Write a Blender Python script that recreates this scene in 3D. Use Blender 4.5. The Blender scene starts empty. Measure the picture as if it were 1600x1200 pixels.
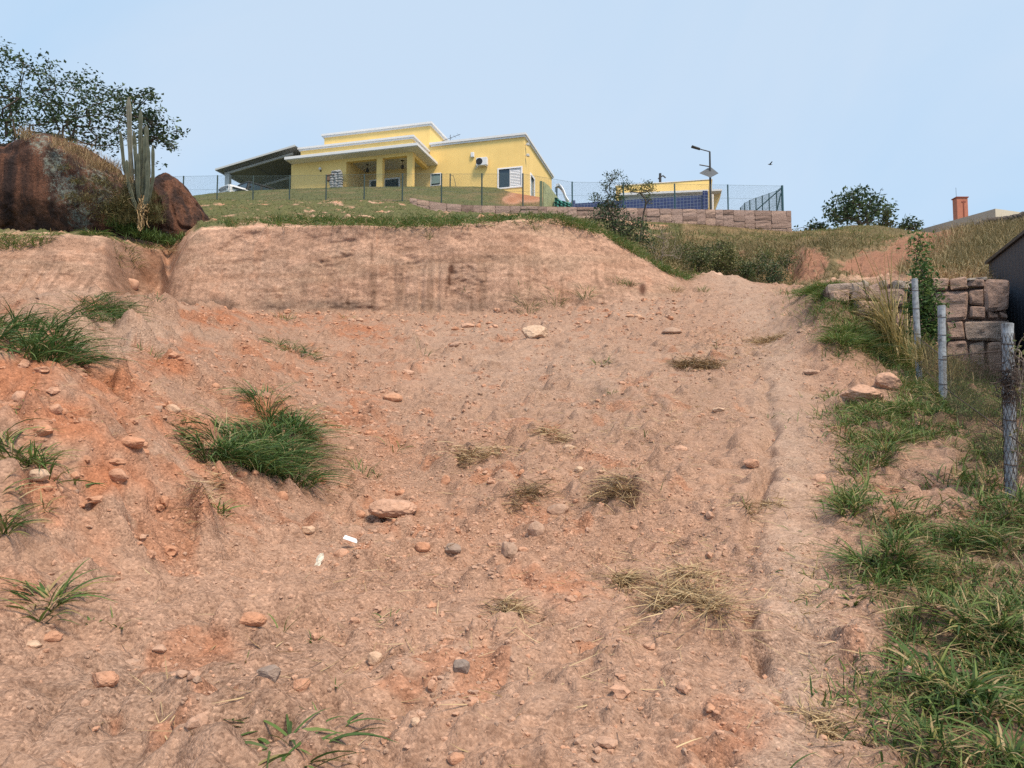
import bpy, bmesh, math, random
import numpy as np
rng = np.random.default_rng(7)
random.seed(7)
scene = bpy.context.scene
C = scene.collection

# ------------------------------------------------------------------ camera, sky, sun, exposure
F_PX, PITCH, EYE = 1200.0, math.radians(4.0), 1.6
cam = bpy.data.objects.new('camera', bpy.data.cameras.new('camera'))
C.objects.link(cam)
cam.location = (0, 0, EYE)
cam.rotation_euler = (math.radians(90) + PITCH, 0, 0)
cam.data.sensor_width = 36.0
cam.data.lens = 36.0 * F_PX / 1600.0
cam.data.clip_start = 0.05
cam.data.clip_end = 3000
scene.camera = cam

SUN_EL, SUN_AZ = math.radians(56), math.radians(145)      # azimuth clockwise from +Y
world = bpy.data.worlds.new('World'); scene.world = world
world.use_nodes = True
wn = world.node_tree.nodes; wl = world.node_tree.links
wn.clear()
sky = wn.new('ShaderNodeTexSky'); sky.sky_type = 'NISHITA'; sky.sun_disc = False
sky.sun_elevation = SUN_EL; sky.sun_rotation = SUN_AZ
sky.air_density = 1.0; sky.dust_density = 2.5; sky.ozone_density = 1.0
wmix = wn.new('ShaderNodeMix'); wmix.data_type = 'RGBA'
wmix.inputs['Factor'].default_value = 0.80
wmix.inputs['B'].default_value = (5.15, 7.3, 9.55, 1)      # thin high overcast veil
bg = wn.new('ShaderNodeBackground'); bg.inputs['Strength'].default_value = 0.088
wo = wn.new('ShaderNodeOutputWorld')
wl.new(sky.outputs['Color'], wmix.inputs['A'])
wl.new(wmix.outputs['Result'], bg.inputs['Color'])
wtc = wn.new('ShaderNodeTexCoord'); wno = wn.new('ShaderNodeTexNoise'); wno.inputs['Scale'].default_value = 1.7; wno.inputs['Detail'].default_value = 5.0; wno.inputs['Distortion'].default_value = 0.6
wra = wn.new('ShaderNodeValToRGB'); wl.new(wtc.outputs['Generated'], wno.inputs['Vector']); wl.new(wno.outputs['Fac'], wra.inputs['Fac'])
wra.color_ramp.elements[0].position = 0.36; wra.color_ramp.elements[0].color = (4.9, 6.95, 9.2, 1)
wra.color_ramp.elements[1].position = 0.62; wra.color_ramp.elements[1].color = (6.0, 7.45, 9.1, 1)
wl.new(wra.outputs['Color'], wmix.inputs['B'])
wl.new(bg.outputs['Background'], wo.inputs['Surface'])

sun = bpy.data.lights.new('sun', 'SUN'); sun.energy = 3.5; sun.angle = math.radians(14)
sun.color = (1.0, 0.82, 0.62)
so = bpy.data.objects.new('sun', sun); C.objects.link(so)
so.rotation_euler = (math.radians(90) - SUN_EL, 0, math.radians(180) - SUN_AZ)
so.location = (-20, -40, 60)
so.rotation_euler = (math.radians(90) - SUN_EL, 0, -SUN_AZ + math.pi)
scene.view_settings.view_transform = 'Standard'
scene.view_settings.look = 'None'
scene.view_settings.exposure = 0.40
scene.view_settings.gamma = 1.0
scene.cycles.use_denoising = False
scene.cycles.max_bounces = 6
scene.cycles.diffuse_bounces = 3
scene.cycles.transparent_max_bounces = 8

# ------------------------------------------------------------------ helpers
SP, CP = math.sin(PITCH), math.cos(PITCH)

def TAN(py):
    v = (600.0 - np.asarray(py, float)) / F_PX
    return (SP + v * CP) / (CP - v * SP)

def P(px, py, Y):
    """world point seen at (px, py) of the photograph at horizontal distance Y"""
    v = (600.0 - py) / F_PX
    k = Y / (CP - v * SP)
    return np.array([(px - 800.0) / F_PX * k, Y, EYE + k * (SP + v * CP)])

def proj(p):
    p = np.asarray(p, float)
    z = p[..., 2] - EYE
    dep = p[..., 1] * CP + z * SP
    return 800 + F_PX * p[..., 0] / dep, 600 - F_PX * (-p[..., 1] * SP + z * CP) / dep

def _hash(i, j, k, s):
    h = (i.astype(np.uint32) * np.uint32(374761393) + j.astype(np.uint32) * np.uint32(668265263)
         + k.astype(np.uint32) * np.uint32(2246822519) + np.uint32((s * 3266489917) & 0xffffffff))
    h = (h ^ (h >> np.uint32(13))) * np.uint32(1274126177)
    h = h ^ (h >> np.uint32(16))
    return h.astype(np.float32) / np.float32(4294967295.0)

def vnoise2(x, y, s=0):
    xi = np.floor(x).astype(np.int64); yi = np.floor(y).astype(np.int64)
    fx = (x - xi).astype(np.float32); fy = (y - yi).astype(np.float32)
    ux = fx * fx * fx * (fx * (fx * 6 - 15) + 10); uy = fy * fy * fy * (fy * (fy * 6 - 15) + 10)
    z = np.zeros_like(xi)
    a = _hash(xi, yi, z, s); b = _hash(xi + 1, yi, z, s); c = _hash(xi, yi + 1, z, s); d = _hash(xi + 1, yi + 1, z, s)
    return ((a + (b - a) * ux) * (1 - uy) + (c + (d - c) * ux) * uy) * 2 - 1

def vnoise3(x, y, z, s=0):
    xi = np.floor(x).astype(np.int64); yi = np.floor(y).astype(np.int64); zi = np.floor(z).astype(np.int64)
    fx = x - xi; fy = y - yi; fz = z - zi
    ux = fx * fx * (3 - 2 * fx); uy = fy * fy * (3 - 2 * fy); uz = fz * fz * (3 - 2 * fz)
    def L(k):
        a = _hash(xi, yi, k, s); b = _hash(xi + 1, yi, k, s); c = _hash(xi, yi + 1, k, s); d = _hash(xi + 1, yi + 1, k, s)
        return (a + (b - a) * ux) * (1 - uy) + (c + (d - c) * ux) * uy
    l0 = L(zi); l1 = L(zi + 1)
    return (l0 + (l1 - l0) * uz) * 2 - 1

def fbm2(x, y, s=0, o=4, g=0.5):
    t = 0; a = 1.0; n = 0
    for k in range(o):
        c, q = math.cos(0.7 * k + 0.4), math.sin(0.7 * k + 0.4)
        t = t + a * vnoise2((x * c - y * q) * 2 ** k, (x * q + y * c) * 2 ** k, s + k); n += a; a *= g
    return t / n

def fbm3(x, y, z, s=0, o=4, g=0.5):
    t = 0; a = 1.0; n = 0
    for k in range(o):
        t = t + a * vnoise3(x * 2 ** k + 17 * k, y * 2 ** k, z * 2 ** k, s + k); n += a; a *= g
    return t / n

def smooth(e0, e1, x):
    t = np.clip((x - e0) / (e1 - e0), 0, 1)
    return t * t * (3 - 2 * t)

class MB:
    """collects geometry; build() links it as ONE mesh object"""
    def __init__(s): s.V = []; s.F = []; s.T = []; s.n = 0
    def add(s, V, Fs, tint=0.5):
        V = np.asarray(V, float).reshape(-1, 3)
        s.V.append(V)
        for f in Fs: s.F.append([int(i) + s.n for i in f])
        t = np.full(len(V), tint, float) if np.isscalar(tint) else np.asarray(tint, float)
        s.T.append(t); s.n += len(V); return s
    def addnp(s, V, Fa, tint):
        V = np.asarray(V, float).reshape(-1, 3)
        s.V.append(V); s.F.extend((np.asarray(Fa) + s.n).tolist())
        s.T.append(np.asarray(tint, float)); s.n += len(V); return s
    def box8(s, c, tint=0.5):
        return s.add(c, [(0, 1, 2, 3), (7, 6, 5, 4), (0, 4, 5, 1), (1, 5, 6, 2), (2, 6, 7, 3), (3, 7, 4, 0)], tint)
    def box(s, lo, hi, tint=0.5):
        x0, y0, z0 = lo; x1, y1, z1 = hi
        return s.box8([(x0, y0, z0), (x1, y0, z0), (x1, y1, z0), (x0, y1, z0), (x0, y0, z1), (x1, y0, z1), (x1, y1, z1), (x0, y1, z1)], tint)
    def tube(s, pts, rad, n=8, tint=0.5, cap=True):
        pts = np.asarray(pts, float); m = len(pts)
        rad = np.full(m, rad, float) if np.isscalar(rad) else np.asarray(rad, float)
        T = np.gradient(pts, axis=0); T /= np.linalg.norm(T, axis=1)[:, None] + 1e-9
        a = np.array([0, 0, 1.0]) if abs(T[0][2]) < 0.9 else np.array([1.0, 0, 0])
        V = []
        nn = np.cross(T[0], a); nn /= np.linalg.norm(nn)
        for i in range(m):
            nn = nn - T[i] * nn.dot(T[i]); nn /= np.linalg.norm(nn) + 1e-9
            b = np.cross(T[i], nn)
            for k in range(n):
                an = 2 * math.pi * k / n
                V.append(pts[i] + rad[i] * (math.cos(an) * nn + math.sin(an) * b))
        Fs = []
        for i in range(m - 1):
            for k in range(n):
                k2 = (k + 1) % n
                Fs.append((i * n + k, i * n + k2, (i + 1) * n + k2, (i + 1) * n + k))
        if cap:
            Fs.append(tuple(range(n))[::-1]); Fs.append(tuple((m - 1) * n + k for k in range(n)))
        return s.add(V, Fs, tint)
    def prism(s, poly, vec, tint=0.5):
        poly = np.asarray(poly, float); n = len(poly); vec = np.asarray(vec, float)
        return s.add(np.vstack([poly, poly + vec]), [tuple(range(n)), tuple(range(2 * n - 1, n - 1, -1))] + [(i, n + i, n + (i + 1) % n, (i + 1) % n) for i in range(n)], tint)
    def build(s, name, mat, parent=None, smooth_=False, bevel=0.0, fix=True, origin=None):
        V = np.vstack(s.V); T = np.concatenate(s.T)
        o = np.zeros(3) if origin is None else np.asarray(origin, float)
        me = bpy.data.meshes.new(name)
        me.from_pydata((V - o).tolist(), [], s.F)
        at = me.attributes.new('tint', 'FLOAT', 'POINT'); at.data.foreach_set('value', T.astype(np.float32))
        if fix and len(s.F) < 60000:
            bm = bmesh.new(); bm.from_mesh(me)
            bmesh.ops.recalc_face_normals(bm, faces=bm.faces)
            if bevel > 0:
                eds = [e for e in bm.edges if len(e.link_faces) == 2 and e.calc_face_angle(0) > 0.6]
                bmesh.ops.bevel(bm, geom=eds, offset=bevel, segments=1, affect='EDGES', profile=0.5)
            bm.to_mesh(me); bm.free()
        me.materials.append(mat)
        if smooth_: me.polygons.foreach_set('use_smooth', np.ones(len(me.polygons), bool))
        ob = bpy.data.objects.new(name, me); C.objects.link(ob)
        ob.location = o.tolist()
        if parent is not None:
            ob.parent = parent
            ob.location = (np.asarray(o) - np.asarray(parent.get('_o', (0, 0, 0)))).tolist()
        return ob

def tag(o, label=None, cat=None, group=None, kind=None):
    if label: o['label'] = label
    if cat: o['category'] = cat
    if group: o['group'] = group
    if kind: o['kind'] = kind
    return o

def thing(name, label, cat, loc=(0, 0, 0), group=None):
    o = bpy.data.objects.new(name, None); C.objects.link(o)
    o.empty_display_size = 0.2
    o.location = [float(v) for v in loc]
    o['_o'] = [float(v) for v in loc]
    return tag(o, label, cat, group)

# ------------------------------------------------------------------ materials
def mat(name, build):
    m = bpy.data.materials.new(name); m.use_nodes = True
    nt = m.node_tree; n = nt.nodes; l = nt.links
    b = n['Principled BSDF']
    build(n, l, b)
    return m

def N(n, t, **k):
    x = n.new(t)
    for a, v in k.items():
        if a in x.inputs: x.inputs[a].default_value = v
        else: setattr(x, a, v)
    return x

def ramp(n, l, src, stops):
    r = n.new('ShaderNodeValToRGB')
    el = r.color_ramp.elements
    while len(el) < len(stops): el.new(0.5)
    for e, (p, c) in zip(el, stops):
        e.position = p; e.color = (*c, 1) if len(c) == 3 else c
    l.new(src, r.inputs['Fac'])
    return r.outputs['Color']

def mixc(n, l, fac, a, b, mode='MIX'):
    m = n.new('ShaderNodeMix'); m.data_type = 'RGBA'; m.blend_type = mode
    for s, v in (('Factor', fac), ('A', a), ('B', b)):
        if hasattr(v, 'links') or hasattr(v, 'is_linked'): l.new(v, m.inputs[s])
        elif s == 'Factor': m.inputs[s].default_value = v
        else: m.inputs[s].default_value = (*v, 1)
    return m.outputs['Result']

def bump(n, l, b, h, strength, dist):
    u = n.new('ShaderNodeBump'); u.inputs['Strength'].default_value = strength; u.inputs['Distance'].default_value = dist
    l.new(h, u.inputs['Height']); l.new(u.outputs['Normal'], b.inputs['Normal'])

def plain(name, col, rough=0.6, metal=0.0, noise=0.12, scale=6.0, bmp=0.0):
    def f(n, l, b):
        g = N(n, 'ShaderNodeNewGeometry')
        t = N(n, 'ShaderNodeTexNoise', Scale=scale, Detail=6.0, Roughness=0.6)
        l.new(g.outputs['Position'], t.inputs['Vector'])
        lo = tuple(c * (1 - noise) for c in col); hi = tuple(min(1, c * (1 + noise)) for c in col)
        l.new(ramp(n, l, t.outputs['Fac'], [(0.3, lo), (0.7, hi)]), b.inputs['Base Color'])
        b.inputs['Roughness'].default_value = rough; b.inputs['Metallic'].default_value = metal
        if bmp: bump(n, l, b, t.outputs['Fac'], 0.5, bmp)
    return mat(name, f)

def foliage(name, stops, transl=0.25, rough=0.55):
    """per-blade colour from the tint attribute"""
    def f(n, l, b):
        a = N(n, 'ShaderNodeAttribute', attribute_name='tint')
        c = ramp(n, l, a.outputs['Fac'], stops)
        l.new(c, b.inputs['Base Color']); b.inputs['Roughness'].default_value = rough
        b.inputs['Specular IOR Level'].default_value = 0.3
        tr = N(n, 'ShaderNodeBsdfTranslucent'); l.new(c, tr.inputs['Color'])
        ms = N(n, 'ShaderNodeMixShader'); ms.inputs[0].default_value = transl
        l.new(b.outputs[0], ms.inputs[1]); l.new(tr.outputs[0], ms.inputs[2])
        l.new(ms.outputs[0], n['Material Output'].inputs['Surface'])
    return mat(name, f)

M = {}
def g_ground(n, l, b):
    col = N(n, 'ShaderNodeAttribute', attribute_name='col')
    rgh = N(n, 'ShaderNodeAttribute', attribute_name='grit')
    g = N(n, 'ShaderNodeNewGeometry')
    v1 = N(n, 'ShaderNodeTexVoronoi', Scale=85.0); v2 = N(n, 'ShaderNodeTexVoronoi', Scale=34.0)
    n1 = N(n, 'ShaderNodeTexNoise', Scale=75.0, Detail=6.0, Roughness=0.75)
    n2 = N(n, 'ShaderNodeTexNoise', Scale=11.0, Detail=9.0, Roughness=0.72)
    for t in (v1, v2, n1, n2): l.new(g.outputs['Position'], t.inputs['Vector'])
    spk = N(n, 'ShaderNodeSeparateColor'); l.new(v1.outputs['Color'], spk.inputs['Color'])
    m1 = ramp(n, l, spk.outputs['Red'], [(0.0, (0.60, 0.56, 0.55)), (0.40, (1, 1, 1)), (0.88, (1.15, 1.12, 1.10)), (1.0, (1.55, 1.55, 1.55))])
    n3 = N(n, 'ShaderNodeTexNoise', Scale=0.9, Detail=6.0, Roughness=0.65); l.new(g.outputs['Position'], n3.inputs['Vector'])
    gm = ramp(n, l, n3.outputs['Fac'], [(0.38, (0.55, 0.55, 0.55)), (0.60, (0.9, 0.9, 0.9))])
    mx = N(n, 'ShaderNodeMath', operation='MAXIMUM'); l.new(gm, mx.inputs[0]); l.new(col.outputs['Alpha'], mx.inputs[1]); gm = mx.outputs[0]
    c = mixc(n, l, gm, col.outputs['Color'], mixc(n, l, 1.0, col.outputs['Color'], m1, 'MULTIPLY'))
    m2 = ramp(n, l, n1.outputs['Fac'], [(0.30, (0.50, 0.45, 0.43)), (0.50, (1.0, 1.0, 1.0)), (0.70, (1.30, 1.30, 1.30))])
    c = mixc(n, l, gm, c, mixc(n, l, 1.0, c, m2, 'MULTIPLY'))
    m3 = ramp(n, l, n2.outputs['Fac'], [(0.34, (0.66, 0.62, 0.60)), (0.48, (1, 1, 1)), (0.68, (1.2, 1.2, 1.2))])
    c = mixc(n, l, 0.8, c, m3, 'MULTIPLY')
    l.new(c, b.inputs['Base Color'])
    b.inputs['Roughness'].default_value = 0.95; b.inputs['Specular IOR Level'].default_value = 0.1
    h = N(n, 'ShaderNodeMath', operation='MULTIPLY'); h.inputs[1].default_value = -0.5
    l.new(v1.outputs['Distance'], h.inputs[0])
    h2 = N(n, 'ShaderNodeMath', operation='ADD'); l.new(h.outputs[0], h2.inputs[0]); l.new(n1.outputs['Fac'], h2.inputs[1])
    h3 = N(n, 'ShaderNodeMath', operation='MULTIPLY_ADD'); l.new(v2.outputs['Distance'], h3.inputs[0]); h3.inputs[1].default_value = -0.35
    l.new(h2.outputs[0], h3.inputs[2])
    u = n.new('ShaderNodeBump'); u.inputs['Distance'].default_value = 0.014
    l.new(gm, u.inputs['Strength']); l.new(h3.outputs[0], u.inputs['Height']); l.new(u.outputs['Normal'], b.inputs['Normal'])
M['ground'] = mat('dirt_and_turf', g_ground)

def g_rock(n, l, b):
    a = N(n, 'ShaderNodeAttribute', attribute_name='tint')
    g = N(n, 'ShaderNodeTexCoord')
    oi = N(n, 'ShaderNodeObjectInfo')
    t = N(n, 'ShaderNodeTexNoise', Scale=22.0, Detail=9.0, Roughness=0.7); l.new(g.outputs['Object'], t.inputs['Vector'])
    c0 = ramp(n, l, a.outputs['Fac'], [(0.0, (0.24, 0.20, 0.18)), (0.25, (0.36, 0.255, 0.195)), (0.5, (0.50, 0.31, 0.22)), (0.75, (0.48, 0.25, 0.155)), (1.0, (0.55, 0.40, 0.29))])
    m2 = ramp(n, l, t.outputs['Fac'], [(0.3, (0.6, 0.58, 0.56)), (0.5, (1, 1, 1)), (0.7, (1.2, 1.2, 1.2))])
    l.new(mixc(n, l, 0.9, c0, m2, 'MULTIPLY'), b.inputs['Base Color'])
    b.inputs['Roughness'].default_value = 0.95; b.inputs['Specular IOR Level'].default_value = 0.15
    bump(n, l, b, t.outputs['Fac'], 0.9, 0.012)
M['rock'] = mat('clod_and_stone', g_rock)

def g_boulder(n, l, b):
    a = N(n, 'ShaderNodeAttribute', attribute_name='tint')
    g = N(n, 'ShaderNodeTexCoord')
    mp = N(n, 'ShaderNodeMapping'); mp.inputs['Scale'].default_value = (1.5, 1.5, 0.16); l.new(g.outputs['Object'], mp.inputs['Vector'])
    s = N(n, 'ShaderNodeTexNoise', Scale=1.5, Detail=5.0, Roughness=0.6); l.new(mp.outputs[0], s.inputs['Vector'])
    t = N(n, 'ShaderNodeTexNoise', Scale=9.0, Detail=10.0, Roughness=0.75); l.new(g.outputs['Object'], t.inputs['Vector'])
    k = N(n, 'ShaderNodeTexNoise', Scale=7.0, Detail=12.0, Roughness=0.9); l.new(g.outputs['Object'], k.inputs['Vector'])
    c = ramp(n, l, s.outputs['Fac'], [(0.36, (0.030, 0.020, 0.019)), (0.48, (0.065, 0.036, 0.028)), (0.57, (0.14, 0.066, 0.042)), (0.75, (0.20, 0.10, 0.066))])
    c = mixc(n, l, 0.9, c, ramp(n, l, t.outputs['Fac'], [(0.3, (0.55, 0.53, 0.52)), (0.55, (1, 1, 1)), (0.75, (1.4, 1.4, 1.4))]), 'MULTIPLY')
    k2 = N(n, 'ShaderNodeMath', operation='MULTIPLY_ADD'); l.new(k.outputs['Fac'], k2.inputs[0]); k2.inputs[1].default_value = 3.0; k2.inputs[2].default_value = -1.5
    ad = N(n, 'ShaderNodeMath', operation='ADD'); l.new(a.outputs['Fac'], ad.inputs[0]); l.new(k2.outputs[0], ad.inputs[1])
    sp = N(n, 'ShaderNodeTexNoise', Scale=34.0, Detail=4.0, Roughness=0.7); l.new(g.outputs['Object'], sp.inputs['Vector'])
    c = mixc(n, l, 0.9, c, ramp(n, l, sp.outputs['Fac'], [(0.36, (0.5, 0.48, 0.48)), (0.52, (1, 1, 1)), (0.66, (1.6, 1.55, 1.5))]), 'MULTIPLY')
    lm = ramp(n, l, ad.outputs[0], [(0.50, (0, 0, 0)), (0.68, (1, 1, 1))])
    lc = ramp(n, l, t.outputs['Fac'], [(0.35, (0.06, 0.06, 0.05)), (0.48, (0.20, 0.23, 0.20)), (0.7, (0.30, 0.33, 0.29))])
    l.new(mixc(n, l, lm, c, lc), b.inputs['Base Color'])
    b.inputs['Roughness'].default_value = 0.9; b.inputs['Specular IOR Level'].default_value = 0.2
    bump(n, l, b, t.outputs['Fac'], 1.0, 0.08)
M['boulder'] = mat('rusty_granite_with_lichen', g_boulder)

def g_masonry(n, l, b):
    a = N(n, 'ShaderNodeAttribute', attribute_name='tint')
    g = N(n, 'ShaderNodeNewGeometry')
    t = N(n, 'ShaderNodeTexNoise', Scale=14.0, Detail=10.0, Roughness=0.72); l.new(g.outputs['Position'], t.inputs['Vector'])
    c = ramp(n, l, a.outputs['Fac'], [(0.0, (0.17, 0.115, 0.095)), (0.35, (0.31, 0.22, 0.185)), (0.65, (0.38, 0.275, 0.235)), (0.9, (0.45, 0.31, 0.24)), (1.0, (0.36, 0.33, 0.305))])
    m2 = ramp(n, l, t.outputs['Fac'], [(0.3, (0.6, 0.57, 0.56)), (0.5, (1, 1, 1)), (0.7, (1.2, 1.2, 1.2))])
    l.new(mixc(n, l, 0.9, c, m2, 'MULTIPLY'), b.inputs['Base Color'])
    b.inputs['Roughness'].default_value = 0.95; b.inputs['Specular IOR Level'].default_value = 0.15
    bump(n, l, b, t.outputs['Fac'], 1.0, 0.06)
M['masonry'] = mat('pink_granite_blocks', g_masonry)

M['grass'] = foliage('green_grass_blades', [(0.0, (0.048, 0.088, 0.024)), (0.45, (0.095, 0.16, 0.04)), (0.72, (0.165, 0.225, 0.058)), (0.82, (0.22, 0.21, 0.06)), (0.9, (0.33, 0.25, 0.12)), (1.0, (0.45, 0.35, 0.2))])
M['bluegrass'] = foliage('bluish_grass_blades', [(0.0, (0.042, 0.086, 0.026)), (0.5, (0.084, 0.158, 0.044)), (0.78, (0.15, 0.22, 0.062)), (0.86, (0.17, 0.19, 0.05)), (0.93, (0.33, 0.25, 0.12)), (1.0, (0.45, 0.35, 0.2))])
M['turf'] = foliage('mown_turf_blades', [(0.0, (0.055, 0.095, 0.030)), (0.5, (0.10, 0.145, 0.045)), (0.75, (0.16, 0.18, 0.065)), (1.0, (0.30, 0.24, 0.13))])
M['straw'] = foliage('dry_straw', [(0.0, (0.17, 0.11, 0.06)), (0.5, (0.37, 0.26, 0.135)), (1.0, (0.58, 0.45, 0.26))], 0.12)
M['reed'] = foliage('dry_reed', [(0.0, (0.06, 0.10, 0.035)), (0.3, (0.16, 0.17, 0.06)), (0.55, (0.36, 0.28, 0.11)), (1.0, (0.52, 0.42, 0.22))], 0.2)
M['drygrass'] = foliage('tall_dry_grass', [(0.0, (0.075, 0.085, 0.032)), (0.4, (0.16, 0.14, 0.06)), (0.75, (0.26, 0.20, 0.095)), (1.0, (0.36, 0.28, 0.15))], 0.15)
M['leaf'] = foliage('dark_leaves', [(0.0, (0.026, 0.048, 0.026)), (0.5, (0.05, 0.088, 0.04)), (0.8, (0.085, 0.13, 0.055)), (1.0, (0.11, 0.13, 0.06))], 0.2)
M['leaf2'] = foliage('olive_leaves', [(0.0, (0.035, 0.055, 0.022)), (0.5, (0.075, 0.105, 0.035)), (0.8, (0.14, 0.16, 0.05)), (1.0, (0.25, 0.22, 0.10))], 0.2)
M['lushleaf'] = foliage('lush_leaves', [(0.0, (0.035, 0.085, 0.028)), (0.5, (0.07, 0.14, 0.04)), (1.0, (0.14, 0.20, 0.06))], 0.25)
M['bark'] = plain('bark', (0.075, 0.058, 0.045), 0.9, noise=0.4, scale=20, bmp=0.01)
M['twig'] = plain('grey_twig', (0.24, 0.19, 0.15), 0.9, noise=0.3, scale=20)
def g_plaster(n, l, b):
    g = N(n, 'ShaderNodeNewGeometry')
    mp = N(n, 'ShaderNodeMapping'); mp.inputs['Scale'].default_value = (2.2, 2.2, 0.12); l.new(g.outputs['Position'], mp.inputs['Vector'])
    t = N(n, 'ShaderNodeTexNoise', Scale=1.6, Detail=7.0, Roughness=0.65); l.new(mp.outputs[0], t.inputs['Vector'])
    t2 = N(n, 'ShaderNodeTexNoise', Scale=0.7, Detail=6.0, Roughness=0.6); l.new(g.outputs['Position'], t2.inputs['Vector'])
    c = ramp(n, l, t.outputs['Fac'], [(0.30, (0.78, 0.55, 0.20)), (0.44, (0.83, 0.59, 0.215)), (0.8, (0.85, 0.61, 0.23))])
    l.new(mixc(n, l, 0.7, c, ramp(n, l, t2.outputs['Fac'], [(0.3, (0.88, 0.88, 0.88)), (0.7, (1.06, 1.06, 1.06))]), 'MULTIPLY'), b.inputs['Base Color']); b.inputs['Roughness'].default_value = 0.9
M['yellow'] = mat('yellow_plaster', g_plaster)
M['yellow2'] = plain('inner_yellow_plaster', (0.80, 0.57, 0.235), 0.85, noise=0.05, scale=2.0)
M['white'] = plain('white_paint', (0.66, 0.67, 0.68), 0.6, noise=0.04, scale=3.0)
M['frame'] = plain('white_aluminium', (0.82, 0.82, 0.83), 0.4, noise=0.02)
M['soffit'] = plain('soffit_plaster', (0.68, 0.66, 0.63), 0.8, noise=0.04)
M['glass'] = plain('dark_window_glass', (0.035, 0.06, 0.085), 0.08, noise=0.2, scale=1.0)
M['paleglass'] = plain('pale_window_glass', (0.18, 0.26, 0.27), 0.12, noise=0.15, scale=1.0)
M['darkmetal'] = plain('dark_green_metal', (0.035, 0.06, 0.055), 0.5, 0.3)
M['bluepost'] = plain('blue_green_post', (0.03, 0.085, 0.10), 0.5, 0.2)
M['wire'] = plain('coated_wire', (0.10, 0.15, 0.15), 0.5, 0.3)
M['rust'] = plain('rusty_wire', (0.07, 0.05, 0.042), 0.8, 0.2, noise=0.4)
M['galv'] = plain('canopy_sheet', (0.22, 0.23, 0.24), 0.45, 0.3, noise=0.08)
M['beam'] = plain('grey_painted_beam', (0.50, 0.51, 0.50), 0.5, noise=0.06)
M['lamp'] = plain('charcoal_metal', (0.045, 0.045, 0.045), 0.5, 0.3)
M['solar'] = plain('solar_panel_back', (0.085, 0.09, 0.095), 0.45, 0.2, noise=0.25, scale=9)
M['shed'] = plain('blue_black_cladding', (0.032, 0.042, 0.060), 0.55, noise=0.08, scale=2)
M['grey'] = plain('grey_green_render_shaded', (0.31, 0.30, 0.25), 0.85, noise=0.05, scale=1.5)  # side wall's shade put into a darker copy of the render
M['grey2'] = plain('grey_green_render_lit', (0.46, 0.45, 0.37), 0.85, noise=0.05, scale=1.5)  # lit tone of the same grey render
M['terracotta'] = plain('terracotta_brick', (0.37, 0.135, 0.085), 0.85, noise=0.12, scale=5)
M['terradark'] = plain('dark_terracotta', (0.22, 0.06, 0.04), 0.85)
M['plastic'] = plain('white_plastic', (0.82, 0.85, 0.88), 0.4, noise=0.02)
M['paper'] = plain('dirty_paper', (0.62, 0.60, 0.52), 0.8, noise=0.15, scale=60)
M['black'] = plain('black_plastic', (0.02, 0.02, 0.022), 0.5)
M['olive'] = plain('weathered_green_boards', (0.33, 0.36, 0.20), 0.85, noise=0.25, scale=4)
M['olivedark'] = plain('shaded_board_edge', (0.12, 0.15, 0.09), 0.85, noise=0.2, scale=4)  # shade on the screen's edge put into this darker olive
M['net'] = plain('green_netting', (0.03, 0.21, 0.17), 0.7, noise=0.3, scale=12)
M['carwhite'] = plain('white_car_paint', (0.72, 0.74, 0.75), 0.25, noise=0.02)
M['darkrubble'] = plain('dark_rubble', (0.085, 0.07, 0.062), 0.95, noise=0.35, scale=7, bmp=0.05)
M['greystone'] = plain('pale_grey_rubble', (0.32, 0.33, 0.34), 0.9, noise=0.35, scale=16, bmp=0.03)
M['brownbox'] = plain('brown_brick_ledge', (0.22, 0.12, 0.075), 0.9, noise=0.2)

def g_tiles(n, l, b):
    g = N(n, 'ShaderNodeTexCoord')
    bt = N(n, 'ShaderNodeTexBrick', Scale=1.0); bt.offset = 0.0
    bt.inputs['Color1'].default_value = (0.022, 0.030, 0.115, 1); bt.inputs['Color2'].default_value = (0.03, 0.045, 0.16, 1)
    bt.inputs['Mortar'].default_value = (0.16, 0.19, 0.27, 1); bt.inputs['Mortar Size'].default_value = 0.012
    bt.inputs['Brick Width'].default_value = 0.2; bt.inputs['Row Height'].default_value = 0.2
    mp = N(n, 'ShaderNodeMapping'); mp.inputs['Rotation'].default_value = (math.radians(90), 0, 0)
    l.new(g.outputs['Object'], mp.inputs['Vector']); l.new(mp.outputs[0], bt.inputs['Vector'])
    l.new(bt.outputs['Color'], b.inputs['Base Color']); b.inputs['Roughness'].default_value = 0.25
M['tile'] = mat('blue_tiles', g_tiles)

def g_post(n, l, b):
    g = N(n, 'ShaderNodeTexCoord')
    t = N(n, 'ShaderNodeTexNoise', Scale=14.0, Detail=8.0, Roughness=0.75); l.new(g.outputs['Object'], t.inputs['Vector'])
    c = ramp(n, l, t.outputs['Fac'], [(0.35, (0.08, 0.076, 0.076)), (0.47, (0.24, 0.265, 0.29)), (0.62, (0.34, 0.375, 0.41)), (0.8, (0.42, 0.45, 0.48))])
    l.new(c, b.inputs['Base Color']); b.inputs['Roughness'].default_value = 0.85
    bump(n, l, b, t.outputs['Fac'], 0.7, 0.008)
M['post'] = mat('weathered_pale_blue_concrete', g_post)

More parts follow.
